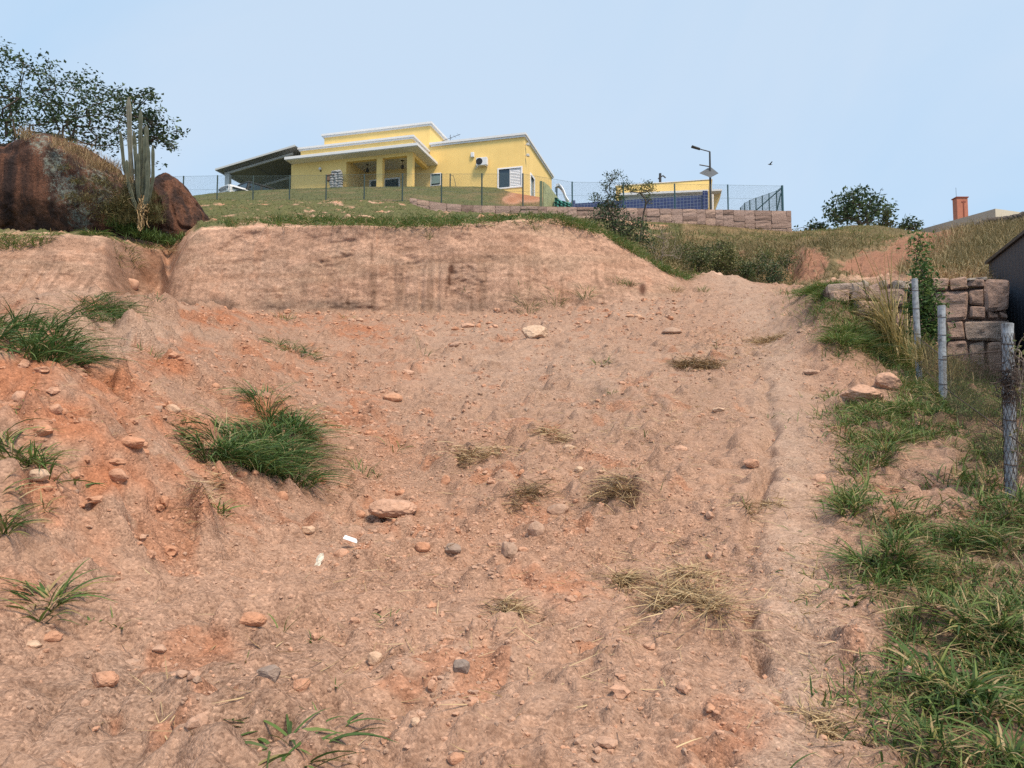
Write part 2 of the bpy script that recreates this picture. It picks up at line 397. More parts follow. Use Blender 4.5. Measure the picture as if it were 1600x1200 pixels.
def g_cactus(n, l, b):
    a = N(n, 'ShaderNodeAttribute', attribute_name='tint')
    g = N(n, 'ShaderNodeTexCoord')
    t = N(n, 'ShaderNodeTexNoise', Scale=7.0, Detail=6.0); l.new(g.outputs['Object'], t.inputs['Vector'])
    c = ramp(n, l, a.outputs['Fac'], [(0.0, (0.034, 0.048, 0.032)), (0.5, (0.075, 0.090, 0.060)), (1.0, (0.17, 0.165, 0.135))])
    l.new(mixc(n, l, 0.8, c, ramp(n, l, t.outputs['Fac'], [(0.3, (0.6, 0.6, 0.6)), (0.7, (1.25, 1.2, 1.2))]), 'MULTIPLY'), b.inputs['Base Color'])
    b.inputs['Roughness'].default_value = 0.7
M['cactus'] = mat('cactus_skin', g_cactus)

# ------------------------------------------------------------------ the ground: one sheet
colpx = np.concatenate([np.linspace(-900, -60, 70)[:-1], np.arange(-60, 1661, 2.0), np.linspace(1660, 2500, 70)[1:]])
NC = len(colpx)

def row(pts):
    a = np.array(pts, float)
    return np.interp(colpx, a[:, 0], a[:, 2]), None, np.interp(colpx, a[:, 0], a[:, 1])   # d, -, py

def rp(*pts):                                             # (px, py, d): as seen
    d, _, py = row(pts); return d, d * TAN(py)
def rz(*pts):                                             # (px, z, d): height over the eye
    a = np.array(pts, float)
    return np.interp(colpx, a[:, 0], a[:, 2]), np.interp(colpx, a[:, 0], a[:, 1])

ROWS = [
 (rz((0, -2.3, -9)), 6),
 (rz((0, -1.75, 0.0), (1000, -1.75, 0)), 10),
 (rp((0, 1250, 2.25), (800, 1250, 2.4), (1600, 1250, 2.3)), 190),                                       # A
 (rp((-300, 1000, 2.75), (0, 1000, 2.95), (300, 1000, 3.3), (600, 1000, 3.62), (1200, 1000, 3.66), (1600, 1000, 3.5)), 130),  # B
 (rp((-300, 850, 3.15), (0, 850, 3.4), (250, 850, 4.1), (500, 850, 4.95), (800, 850, 5.06), (1200, 850, 5.0), (1600, 850, 4.9)), 130),   # C
 (rp((-300, 690, 3.9), (0, 690, 4.3), (150, 690, 4.85), (330, 700, 5.9), (520, 705, 7.2), (700, 700, 7.7), (1200, 690, 7.9), (1400, 700, 7.5), (1600, 710, 7.2)), 90),  # D
 (rp((-300, 575, 5.4), (0, 575, 5.8), (150, 580, 6.6), (330, 590, 8.4), (520, 600, 10.4), (700, 600, 11), (1200, 580, 11.6), (1330, 600, 10.6), (1450, 620, 9.8), (1600, 640, 9.0)), 80),  # E
 (rp((-300, 460, 8.8), (0, 462, 9.2), (100, 462, 9.8), (190, 470, 10.8), (330, 484, 13.5), (450, 505, 15.5), (600, 528, 15.6), (800, 536, 14.6), (1000, 530, 14.8), (1200, 525, 15), (1240, 510, 14.6), (1280, 484, 13.7), (1320, 492, 13.4), (1370, 545, 13.4), (1440, 588, 13.5), (1577, 598, 13.6), (1700, 605, 13.6)), 24),  # F crest
 (rp((-300, 480, 13), (100, 482, 13.2), (190, 488, 13.8), (330, 490, 15.5), (450, 503, 17), (600, 512, 17.2), (800, 512, 17), (1000, 500, 17.5), (1200, 482, 18.2), (1240, 474, 17.5), (1280, 458, 16), (1300, 462, 15.4), (1380, 468, 15.2), (1450, 461, 15), (1570, 461, 15), (1582, 592, 15.3), (1700, 600, 15.3)), 26),  # G dip
 (rp((-300, 474, 17.2), (100, 472, 17.4), (170, 474, 18), (205, 468, 20.0), (252, 468, 21.0), (266, 480, 20), (330, 488, 20), (800, 492, 20), (900, 486, 20), (1000, 470, 20.3), (1050, 462, 20.7), (1100, 464, 20.5), (1200, 462, 20.5), (1250, 462, 19.6), (1300, 450, 18.6), (1380, 446, 18), (1450, 444, 17), (1570, 444, 17), (1582, 588, 17), (1700, 590, 17)), 130),  # H base
 (rp((-300, 366, 18.6), (100, 366, 18.8), (165, 370, 19.2), (190, 378, 20.6), (230, 388, 21.6), (254, 394, 21.9), (262, 448, 20.5), (275, 412, 20.6), (293, 376, 20.7), (315, 357, 20.8), (420, 352, 20.8), (700, 352, 20.8), (800, 346, 21.0), (870, 344, 22), (950, 372, 22.4), (1030, 420, 22.8), (1070, 442, 23), (1088, 428, 25), (1110, 424, 26), (1130, 431, 26), (1150, 428, 26), (1175, 440, 26), (1235, 446, 25), (1262, 446, 21.5), (1300, 438, 20.5), (1400, 434, 20), (1480, 432, 19), (1570, 432, 19), (1582, 560, 20), (1700, 560, 20)), 40),  # I top
 (rp((-300, 362, 25), (250, 366, 25), (310, 340, 27), (700, 338, 27), (860, 340, 27), (930, 352, 27.5), (1000, 392, 28.5), (1060, 432, 28.5), (1100, 440, 29), (1200, 462, 29), (1250, 455, 28), (1300, 434, 27), (1400, 425, 27), (1480, 415, 24), (1570, 412, 24), (1590, 440, 25), (1700, 430, 25)), 40),  # J
 (rp((-300, 345, 34), (250, 345, 33), (310, 324, 35), (600, 326, 35), (690, 337, 35), (860, 346, 35), (1000, 376, 35), (1100, 405, 34), (1200, 412, 33), (1236, 440, 31.5), (1255, 402, 32), (1300, 390, 33), (1340, 405, 33), (1400, 395, 33), (1450, 390, 31), (1500, 378, 31), (1600, 372, 31), (1700, 365, 31)), 50),  # J2
 (rp((-300, 318, 44), (287, 316, 44), (330, 312, 44.2), (590, 313, 43.2), (640, 318, 42), (680, 331, 41.8), (830, 338, 41.9), (870, 340, 42.1), (1100, 352, 42.8), (1232, 362, 43.2), (1300, 358, 44), (1330, 352, 44), (1370, 352, 44), (1420, 360, 43), (1460, 364, 41), (1510, 352, 39), (1545, 352, 38), (1600, 347, 37), (1700, 345, 37)), 12),  # K
 (rz((-300, 13.5, 46), (287, 13.9, 45), (640, 13.75, 43.8), (690, 13.1, 43.2), (830, 12.95, 43.6), (1232, 12.95, 44.6), (1240, 11.9, 44.6), (1300, 12.0, 45.4), (1370, 12.2, 45.6), (1420, 11.6, 45), (1460, 11.1, 43), (1510, 10.9, 41), (1600, 10.6, 39), (1700, 10.6, 39)), 40),  # K2 behind wall
 (rp((-300, 312, 49), (290, 307, 49), (330, 302, 50), (380, 298, 51), (457, 295.5, 52), (550, 292, 51.6), (650, 291.5, 51), (740, 291.5, 52), (775, 293, 52.6), (800, 301, 50), (850, 309, 49), (870, 362, 48), (1000, 366, 48.3), (1240, 372, 48.6), (1300, 368, 49), (1420, 372, 49), (1600, 375, 47)), 16),  # L
 (rz((-300, 15.0, 56), (290, 15.7, 56), (330, 16.6, 56), (457, 17.6, 54.5), (780, 17.6, 54.6), (835, 17.4, 56), (866, 16.4, 57), (880, 13.2, 57), (1240, 13, 57), (1300, 12.0, 57), (1600, 11, 55)), 10),  # M
 (rz((-300, 14.5, 74), (330, 16.0, 74), (457, 17.5, 72), (835, 17.4, 72), (870, 15, 72), (1000, 12.5, 72), (1600, 11, 72)), 14),
 (rz((-300, 6, 130), (800, 8, 130), (1600, 4, 130)), 12),
 (rz((0, -60, 900)), 0),
]
RI = {}
Yr, Zr = [], []
names = ['back', 'foot', 'A', 'B', 'C', 'D', 'E', 'F', 'G', 'H', 'I', 'J', 'J2', 'K', 'K2', 'L', 'M', 'N1', 'N2', 'N3']
for i, ((d, z), cnt) in enumerate(ROWS):
    RI[names[i]] = len(Yr)
    if cnt == 0: Yr.append(d); Zr.append(z); break
    d2, z2 = ROWS[i + 1][0]
    for k in range(cnt):
        t = k / cnt
        Yr.append(d + (d2 - d) * t); Zr.append(z + (z2 - z) * t)
GY = np.array(Yr); GZ = np.array(Zr)
NR = len(GY)

def blur(A, ax, r):
    k = np.exp(-0.5 * (np.arange(-3 * r, 3 * r + 1) / r) ** 2); k /= k.sum()
    B = np.pad(A, [(3 * r, 3 * r) if a == ax else (0, 0) for a in (0, 1)], mode='edge')
    out = np.zeros_like(A)
    for i, w in enumerate(k):
        sl = [slice(None), slice(None)]; sl[ax] = slice(i, i + A.shape[ax])
        out += w * B[tuple(sl)]
    return out
k1 = RI['K']
for A in (GY, GZ):
    big = blur(blur(A, 1, 12), 0, 8)
    wb = np.zeros(NR); wb[RI['A']:RI['F'] - 10] = 1
    wb = blur(wb[:, None].repeat(1, 1), 0, 8)
    A[:] = A * (1 - wb) + big * wb
    small = blur(blur(A, 1, 2), 0, 2)
    ws = np.zeros(NR); ws[RI['A'] + 12:RI['K'] - 5] = 1
    A[:] = A * (1 - ws[:, None]) + small * ws[:, None]

a_col = (colpx - 800) / F_PX
rowi = np.arange(NR)[:, None] * np.ones((1, NC))
pxg = np.ones((NR, 1)) * colpx[None, :]
def depth_eff():
    dep = GY * CP + GZ * SP
    near = 2.3 + 0.12 * (2.3 - dep)
    return np.where(dep > 2.3, dep, near)
GX = a_col[None, :] * depth_eff()
pyg0 = 600 - F_PX * (-GY * SP + GZ * CP) / np.maximum(GY * CP + GZ * SP, 0.3)

def band(r0, r1, soft=8):
    return smooth(r0 - soft, r0 + soft, rowi) * (1 - smooth(r1 - soft, r1 + soft, rowi))
bank = band(RI['H'] + 2, RI['I'] + 2, 5) * (1 - smooth(1040, 1075, pxg))
pathm = np.exp(-((pxg - np.interp(pyg0, [430, 520, 700, 850, 1000, 1200], [1150, 1205, 1240, 1240, 1250, 1240])) /
               np.interp(pyg0, [430, 520, 700, 850, 1000, 1200], [60, 60, 55, 60, 70, 90])) ** 2) * band(0, RI['I'] + 6)
# fade of the finest undulation with distance
near = 1 / (1 + (GY / 9.0) ** 2)
dz = 0.10 * fbm2(GX / 2.6, GY / 2.6, 11, 2) + 0.050 * fbm2(GX / 0.75, GY / 0.75, 21, 3)
fine = 0.030 * fbm2(GX / 0.22, GY / 0.22, 31, 3) + 0.016 * vnoise2(GX / 0.06, GY / 0.06, 41) * near + 0.004 * vnoise2(GX / 0.03, GY / 0.03, 43) * near ** 1.5 + 0.014 * vnoise2(GX / 0.11, GY / 0.11, 45)
lump = np.maximum(0, fbm2(GX / 0.30, GY / 0.30, 51, 3) - 0.20) * 0.24 - np.maximum(0, fbm2(GX / 0.38, GY / 0.30, 53, 3) - 0.26) * 0.20 + np.maximum(0, fbm2(GX / 0.12, GY / 0.12, 55, 2) - 0.3) * 0.05 * near
rg = 1 - np.abs(fbm2(GX / 0.55, GY / 0.9, 61, 3)) * 2.2
crack = -0.022 * np.maximum(0, rg - 0.72) / 0.28
rough = 1 - 0.55 * pathm
moundw = 1 + 0.55 * np.exp(-((pxg - 130) / 280) ** 2) * band(RI['C'], RI['F'])
dz = dz * (0.85 + 1.2 * (moundw - 1)) + (fine + lump * moundw + crack) * rough
# vehicle rut along the left of the path
rutx = np.interp(pyg0, [470, 600, 700, 760, 850, 930, 1000, 1100], [1150, 1190, 1197, 1190, 1172, 1168, 1185, 1215])
rutw = np.interp(GY, [3, 8, 20], [14, 10, 5])
rut = np.exp(-((pxg - rutx + 30 * fbm2(GY * 1.3, GX * 0 + 3.0, 71, 3)) / rutw) ** 2)
dz -= 0.11 * rut * band(RI['A'] + 90, RI['F']) * np.clip(0.35 + 1.6 * fbm2(GY / 0.8, GX * 0, 73, 3) + 0.45 * np.exp(-((pyg0 - 925) / 60) ** 2), 0.05, 1.5)
r2 = np.exp(-((pxg - rutx - 95 + 14 * fbm2(GY * 1.1, GX * 0 + 9.0, 75, 2)) / (rutw * 3)) ** 2)
dz -= 0.04 * r2 * band(RI['A'] + 60, RI['F'] + 20)
def ridge(pts, h, w):
    a = np.array(pts, float); y = np.interp(pxg, a[:, 0], a[:, 1]); e = smooth(a[0, 0] - 30, a[0, 0] + 20, pxg) * (1 - smooth(a[-1, 0] - 20, a[-1, 0] + 30, pxg))
    t = (pyg0 - y + 5 * vnoise2(pxg / 25, pxg * 0 + h * 99, 77)) / w
    return h * e * np.where(t < 0, np.exp(-(t / 2.6) ** 2), np.exp(-(t * 1.3) ** 2))
dz += ridge([(760, 792), (830, 772), (920, 768), (980, 770), (1060, 800), (1180, 820)], .10, 16) + ridge([(1030, 982), (1090, 975), (1140, 985), (1175, 1000)], .075, 12)
dz += ridge([(120, 752), (180, 765), (225, 785), (270, 792), (330, 825)], .11, 13) + ridge([(-60, 700), (60, 720), (160, 752)], .10, 16) + ridge([(200, 560), (330, 600), (480, 700)], .10, 16) + ridge([(-60, 640), (60, 655), (180, 690), (260, 730)], .07, 14) + ridge([(1190, 985), (1240, 960), (1300, 985), (1330, 1005)], .06, 14) + ridge([(560, 700), (620, 690), (700, 720)], .06, 14) + ridge([(860, 600), (960, 615), (1050, 640)], .10, 9) + ridge([(700, 560), (850, 545), (1000, 570)], .08, 8)
gs = lambda cx, cy, rx, ry: np.exp(-((pxg - cx) / rx) ** 2 - ((pyg0 - cy) / ry) ** 2)
dz += 0.20 * gs(150, 620, 170, 60) + 0.14 * gs(40, 700, 130, 60) - 0.16 * gs(560, 770, 190, 55) - 0.08 * gs(330, 860, 200, 50) + 0.10 * gs(880, 745, 160, 30) - 0.10 * gs(780, 640, 160, 28)
mw = np.exp(-((pxg - 110) / 300) ** 2) * band(RI['B'], RI['F'], 20)
mr = 1 - np.abs(fbm2(GX / 0.7, GY / 0.7, 62, 3)) * 2
dz += mw * (0.10 * fbm2(GX / 0.9, GY / 0.9, 64, 2) + 0.045 * np.maximum(0, fbm2(GX / 0.25, GY / 0.25, 66, 3)) - 0.03 * np.maximum(0, mr - .7) / .3)
ground_w = (1 - bank) * band(-20, RI['K'] - 6, 4)
far_w = band(RI['J'], RI['K'], 10)
dz += far_w * 0.14 * fbm2(GX / 1.3, GY / 1.3, 81, 3)
# eroded bank: horizontal relief pushed towards the viewer
bx = GX; bz = GZ
bn = 0.26 * fbm3(bx / 1.5, GY / 1.5, bz / 1.2, 91, 3)
patch = smooth(-0.15, 0.5, fbm2(bx / 0.9, bz / 0.6, 92, 3))
bn += (0.03 + 0.09 * patch) * fbm3(bx / 0.5, GY / 0.5, bz / 0.36, 93, 4)
rb = np.maximum(0, 1 - np.abs(fbm2(bx / 1.1 + 3, bz / 0.55, 96, 4)) * 5)
bn -= 0.025 * rb * (0.4 + patch)
bn += (0.012 + 0.03 * patch) * fbm3(bx / 0.16, GY / 0.16, bz / 0.11, 98, 3) + 0.02 * vnoise2(bx / 0.45, bz / 0.10, 89) * patch
lowf = 1 - smooth(0.35, 0.7, (GZ - GZ[RI['H']][None, :]) / np.maximum(0.3, (GZ[RI['I']] - GZ[RI['H']])[None, :]))
groove = np.maximum(0, vnoise2(bx / 0.11, bz / 0.9, 99)) * 0.08 * lowf * smooth(-.2, .3, fbm2(bx / 1.2, bz * 0, 90, 2))
GZ = GZ + dz * ground_w
GY = GY - (bn - groove) * bank
GX = a_col[None, :] * depth_eff()
dep = np.maximum(GY * CP + GZ * SP, 0.3)
PYG = 600 - F_PX * (-GY * SP + GZ * CP) / dep

# ---- what the soil is made of
def blobs(lst):
    m = np.zeros_like(pxg)
    for cx, cy, rx, ry, s in lst:
        m = np.maximum(m, s * np.exp(-(((pxg - cx) / rx) ** 2 + ((PYG - cy) / ry) ** 2)))
    return m
nA = fbm2(GX / 0.9 + 5, GY / 0.9, 101, 4); nB = fbm2(GX / 0.35, GY / 0.35, 111, 4); nC = fbm2(GX / 3.0, GY / 3.0, 121, 3)
nD = fbm2(GX / 0.10, GY / 0.10, 131, 3)
TANc = np.array([0.64, 0.41, 0.295]); ORANGE = np.array([0.64, 0.275, 0.15]); PALE = np.array([0.69, 0.495, 0.38])
GREYc = np.array([0.54, 0.39, 0.30]); SAND = np.array([0.64, 0.385, 0.265])
def lerp(c, t, m): return c * (1 - m[..., None]) + t * m[..., None]
col = np.ones((NR, NC, 3)) * TANc
col = lerp(col, SAND, smooth(0.0, 0.5, nC) * 0.7)
col = lerp(col, GREYc, smooth(0.05, 0.6, nA) * 0.32)
col = lerp(col, PALE, np.clip(pathm * 0.95 * (0.75 + 0.5 * nB), 0, 1))
pale = blobs([(860, 575, 260, 85, .75), (190, 525, 130, 38, 1), (90, 455, 70, 16, .8), (760, 520, 160, 35, .7), (1000, 480, 90, 30, .8), (720, 430, 120, 22, .5), (60, 420, 120, 30, .4), (500, 420, 260, 50, .35)])
col = lerp(col, PALE, np.clip(pale * (0.75 + 0.6 * nB), 0, 0.95))
orange = blobs([(30, 590, 100, 50, 1.1), (100, 650, 130, 50, 1), (150, 600, 120, 30, .8), (260, 650, 90, 50, .6), (420, 560, 120, 40, .6), (470, 500, 140, 16, .6), (60, 760, 90, 50, .7), (280, 720, 60, 40, .6), (350, 780, 80, 30, .5), (560, 640, 80, 50, .55), (700, 800, 90, 40, .4), (120, 880, 120, 40, .4), (340, 495, 70, 22, 1), (250, 575, 70, 22, .9), (300, 540, 40, 20, .8), (560, 515, 50, 18, .9), (400, 640, 50, 40, .8),
                (170, 745, 60, 35, .9), (190, 690, 60, 25, .8), (620, 575, 45, 35, .55), (240, 430, 22, 40, .8), (30, 920, 60, 40, .7), (600, 700, 60, 40, .35), (1110, 1160, 90, 40, .7), (880, 910, 60, 30, .5),
                (340, 1010, 40, 30, .5), (820, 660, 90, 40, .35), (1000, 620, 50, 30, .35), (960, 450, 60, 25, .4), (1010, 455, 40, 25, .6), (480, 1080, 40, 20, .4)])
om = np.clip(orange * 1.3 + 0.8 * nB + 0.5 * nD - 0.30, 0, 1) * (orange > 0.03)
om = np.maximum(om, smooth(0.36, 0.52, nB + 0.25 * nA) * 0.55 * (1 - pathm))
col = lerp(col, ORANGE, om * 0.9 * (1 - bank * 0.6))
# bank: dirty grey foot, wash streaks and strata
gfoot = blobs([(420, 478, 420, 12, .8)]) * bank
col = lerp(col, np.array([0.235, 0.18, 0.145]), np.clip(gfoot * (0.8 + nB), 0, 0.8))
streak = smooth(0.30, 0.7, vnoise2(GX / 0.22, GZ / 2.4, 141) + 0.5 * vnoise2(GX / 0.09, GZ / 1.2, 142)) * bank * (0.15 + 0.85 * lowf)
col = lerp(col, np.array([0.22, 0.135, 0.09]), streak * 0.42)
speck = smooth(0.25, 0.6, vnoise2(GX / 0.10 + GZ * 3, GZ / 0.045, 144)) * bank
col = lerp(col, np.array([0.26, 0.15, 0.10]), speck * 0.10)
col = lerp(col, np.array([0.24, 0.14, 0.10]), np.clip(rb * bank * .22, 0, 1))
col = lerp(col, np.array([0.55, 0.385, 0.28]), bank * smooth(0.0, 0.55, fbm2(GX / 1.8, GZ / 0.5, 145, 3)) * .6)
strata = smooth(0.25, 0.7, vnoise2(GX / 1.6, GZ / 0.14, 143)) * bank
col = lerp(col, np.array([0.34, 0.185, 0.115]), strata * 0.28)
hole = blobs([(705, 421, 4, 7, 1.2), (702, 436, 2.2, 10, 1), (697, 455, 1.5, 10, .6), (581, 395, 1.6, 16, .6), (1004, 452, 5, 9, 1), (985, 445, 5, 5, .8)])  # dark of small holes and a streak painted flat, no hollow cut
col = lerp(col, np.array([0.13, 0.06, 0.04]), np.clip(hole * 1.3, 0, 0.9) * (PYG < 480))
gul = smooth(180, 195, pxg) * (1 - smooth(290, 312, pxg)) * band(RI['I'] - 40, RI['J2'], 4)
gully_brown_shade = np.maximum(blobs([(235, 415, 34, 34, 1)]) * (PYG < 470), gul * .55)  # dark brown gully earth, with the recess shade painted in
col = lerp(col, np.array([0.25, 0.125, 0.075]), np.clip(gully_brown_shade * (0.8 + nB), 0, 0.7))
# turf and rough vegetation
lawn = np.zeros_like(pxg)
edge_n = 3.0 * nB + 5 * nA
lawn = np.maximum(lawn, smooth(RI['I'] + 2, RI['I'] + 7, rowi + edge_n) * (1 - smooth(RI['L'] + 1, RI['L'] + 5, rowi)) * (1 - smooth(1060, 1085, pxg)))
hous = blobs([(825, 306, 30, 10, 1.3), (800, 312, 16, 8, 1)]) * (rowi > RI['K'])
lawn = lawn * (1 - smooth(0.3, 0.6, hous))
lawn = lawn * (1 - gul)
lawn *= 1 - 0.8 * smooth(0.25, 0.5, nA + 0.4 * nB) * band(RI['I'], RI['K2'])
mid = band(RI['I'] + 10, RI['K'] + 6, 4) * smooth(1060, 1085, pxg)
redm = np.clip(blobs([(1262, 415, 32, 26, 1.5), (1380, 415, 62, 24, 1.5), (1440, 385, 60, 20, 1.2), (1480, 368, 55, 10, 1.2), (1500, 385, 30, 10, .7), (1150, 400, 60, 12, .55)]) + 0.4 * nB, 0, 1)
lawnmid = mid * (1 - smooth(0.4, 0.7, redm))
col = lerp(col, np.array([0.35, 0.185, 0.122]), mid * smooth(0.35, 0.7, redm))
TURF = np.array([0.10, 0.130, 0.048]); DRYT = np.array([0.20, 0.165, 0.085]); OLIVE = np.array([0.12, 0.112, 0.05])
tcol = np.ones((NR, NC, 3)) * TURF
tcol = lerp(tcol, DRYT, smooth(-0.05, 0.45, nA) * 0.7)
tcol2 = lerp(np.ones((NR, NC, 3)) * OLIVE, np.array([0.25, 0.19, 0.10]), smooth(0.0, 0.4, nA + nC))
col = lerp(col, tcol, np.clip(lawn, 0, 1) * 0.92)
col = lerp(col, tcol2, np.clip(lawnmid, 0, 1) * 0.9)
col = lerp(col, np.array([0.46, 0.215, 0.12]), np.clip(hous, 0, 1) * (rowi > RI['K']))
farm = band(RI['L'], NR + 50, 3)
col = lerp(col, TURF, farm * 0.9 * (1 - np.clip(hous * 1.5, 0, 1)))
# thatch under the verge grass
VERGE = [(1520, 760, 60, 24, .7), (1420, 610, 60, 20, .8), (1370, 650, 70, 20, .8), (1420, 680, 40, 22, .8), (1530, 720, 60, 22, .8), (1340, 700, 26, 50, .55), (1310, 640, 18, 30, .5), (1500, 1130, 120, 90, 1), (1560, 1000, 110, 120, 1), (1460, 900, 110, 70, 1), (1380, 880, 60, 45, .8), (1400, 830, 60, 30, .9), (1570, 850, 70, 90, 1), (1330, 790, 24, 18, .7), (1550, 700, 70, 50, .9),
         (1500, 640, 90, 40, 1), (1410, 660, 50, 30, .7), (1385, 700, 34, 26, .7), (1345, 660, 40, 25, .6), (1590, 620, 60, 60, 1), (1350, 530, 50, 30, 1), (1300, 475, 45, 28, 1), (1400, 560, 55, 45, 1), (1320, 540, 30, 20, .8),
         (1285, 450, 40, 14, 1), (1440, 1000, 50, 60, .7), (1400, 1110, 60, 50, .45), (1590, 1180, 60, 60, 1), (1480, 590, 60, 30, .9), (1335, 640, 25, 14, .6)]
BARE = [(1440, 725, 46, 24, .75), (1360, 610, 42, 24, .9), (1340, 970, 40, 35, .6), (1530, 1165, 38, 28, .9), (1580, 770, 30, 25, .5), (1500, 770, 40, 16, .5), (1375, 590, 60, 18, .5)]
verge = np.clip(blobs(VERGE) * 1.25 - blobs(BARE), 0, 1) * (rowi < RI['H'] + 60)
col = lerp(col, np.array([0.17, 0.13, 0.075]), np.clip(verge * 1.1 + 0.3 * nB - 0.1, 0, 1) * 0.75)
soil_w = smooth(3, 9, GY)
col = np.where((rowi > RI['I'])[..., None], col * 0.74, col * (0.55 - 0.06 * soil_w)[..., None])
bfine = (0.22 * vnoise2(GX / 0.09 + GZ * 2, GZ / 0.05, 151) + 0.16 * vnoise2(GX / 0.05, GZ / 0.10, 152) + 0.18 * fbm2(GX / 0.5, GZ / 0.13, 153, 3)) * bank
col = col * (1.36 * bank + (1 - bank) * 1.07 + bfine)[..., None]
col = np.clip(col * (1 + 0.10 * nD[..., None] + 0.06 * nB[..., None]), 0.01, 0.9)

V = np.stack([GX, GY, GZ + EYE], -1).reshape(-1, 3)
i0 = (np.arange(NR - 1)[:, None] * NC + np.arange(NC - 1)[None, :]).ravel()
quads = np.stack([i0, i0 + 1, i0 + NC + 1, i0 + NC], -1)
me = bpy.data.meshes.new('ground')
me.vertices.add(len(V)); me.vertices.foreach_set('co', V.astype(np.float32).ravel())
me.loops.add(quads.size); me.loops.foreach_set('vertex_index', quads.astype(np.int32).ravel())
me.polygons.add(len(quads)); me.polygons.foreach_set('loop_start', (np.arange(len(quads)) * 4).astype(np.int32))
me.update(calc_edges=True)
me.polygons.foreach_set('use_smooth', np.ones(len(quads), bool))
ca = me.attributes.new('col', 'FLOAT_COLOR', 'POINT')
ca.data.foreach_set('color', np.concatenate([col.reshape(-1, 3), bank.reshape(-1, 1)], 1).astype(np.float32).ravel())
me.materials.append(M['ground'])
ground = bpy.data.objects.new('ground', me); C.objects.link(ground)
tag(ground, kind='structure')

WX = GX; WY = GY; WZ = GZ + EYE
def hit(px, py, lo=0):
    j = int(np.argmin(np.abs(colpx - px)))
    c = PYG[:, j]
    r = RI['A'] + lo
    k = np.nonzero(c[r:] <= py)[0]
    i = r + (int(k[0]) if len(k) else NR - RI['A'] - 1)
    return np.array([WX[i, j], WY[i, j], WZ[i, j]])
def gz(X, Y, zg):
    """height of the ground under (X, Y), zg a first guess"""
    z = zg
    for _ in range(2):
        px = 800 + F_PX * X / max(0.5, (Y * CP + (z - EYE) * SP))
        j = int(np.clip(np.searchsorted(colpx, px), 0, NC - 1))
        z = float(np.interp(Y, np.maximum.accumulate(WY[:, j]), WZ[:, j]))
    return z
cellA = np.zeros((NR, NC))
cellA[:-1, :-1] = np.abs(np.diff(GX, axis=1)[:-1]) * np.sqrt(np.diff(GY, axis=0) ** 2 + np.diff(GZ, axis=0) ** 2)[:, :-1]
def scatter(weight, n, power=1.0):
    w = np.maximum(weight, 0) * cellA ** power
    w = w.ravel(); cs = np.cumsum(w); cs /= cs[-1]
    k = np.searchsorted(cs, rng.random(n))
    i, j = k // NC, k % NC
    i2 = np.minimum(i + 1, NR - 1); j2 = np.minimum(j + 1, NC - 1)
    u = rng.random((n, 1)); v = rng.random((n, 1))
    Pt = np.stack([WX, WY, WZ], -1)
    return Pt[i, j] * (1 - u) * (1 - v) + Pt[i2, j] * u * (1 - v) + Pt[i, j2] * (1 - u) * v + Pt[i2, j2] * u * v, i, j

# ------------------------------------------------------------------ grass, straw, stones: generators
def blades(base, az, lean, length, width, droop, tint, seg=4):
    n = len(base); t = np.linspace(0, 1, seg + 1)
    h = np.stack([np.cos(az), np.sin(az), np.zeros(n)], -1); sd = np.stack([-np.sin(az), np.cos(az), np.zeros(n)], -1)
    tw = rng.normal(0, 0.5, n)
    sd = sd * np.cos(tw)[:, None] + np.array([0, 0, 1.0]) * np.sin(tw)[:, None]
    up = np.array([0, 0, 1.0])
    Vs = []
    for k, tt in enumerate(t):
        hor = length * (np.sin(lean) * tt + droop * 0.55 * tt ** 2)
        ver = length * (np.cos(lean) * tt - droop * 0.65 * tt ** 2.4)
        c = base + h * hor[:, None] + up * ver[:, None]
        w = width * 0.5 * ((0.55 + 0.9 * tt) if tt < 0.4 else 0.91) * (1 - tt ** 2.2) + 0.0004
        Vs += [c - sd * np.asarray(w)[:, None], c + sd * np.asarray(w)[:, None]]
    Vv = np.stack(Vs, 1)                                  # n, 2(seg+1), 3
    m = 2 * (seg + 1)
    f = np.array([[2 * k, 2 * k + 1, 2 * k + 3, 2 * k + 2] for k in range(seg)])
    Fa = (np.arange(n)[:, None, None] * m + f[None]).reshape(-1, 4)
    return Vv.reshape(-1, 3), Fa, np.repeat(tint, m)

def blade_mesh(name, V, Fa, T, m, origin=(0, 0, 0)):
    o = np.asarray(origin, float)
    me = bpy.data.meshes.new(name)
    me.vertices.add(len(V)); me.vertices.foreach_set('co', (V - o).astype(np.float32).ravel())
    k = Fa.shape[1]
    me.loops.add(Fa.size); me.loops.foreach_set('vertex_index', Fa.astype(np.int32).ravel())
    me.polygons.add(len(Fa)); me.polygons.foreach_set('loop_start', (np.arange(len(Fa)) * k).astype(np.int32))
    me.update(calc_edges=True)
    me.polygons.foreach_set('use_smooth', np.ones(len(Fa), bool))
    at = me.attributes.new('tint', 'FLOAT', 'POINT'); at.data.foreach_set('value', T.astype(np.float32))
    me.materials.append(m)
    ob = bpy.data.objects.new(name, me); C.objects.link(ob); ob.location = o.tolist()
    return ob

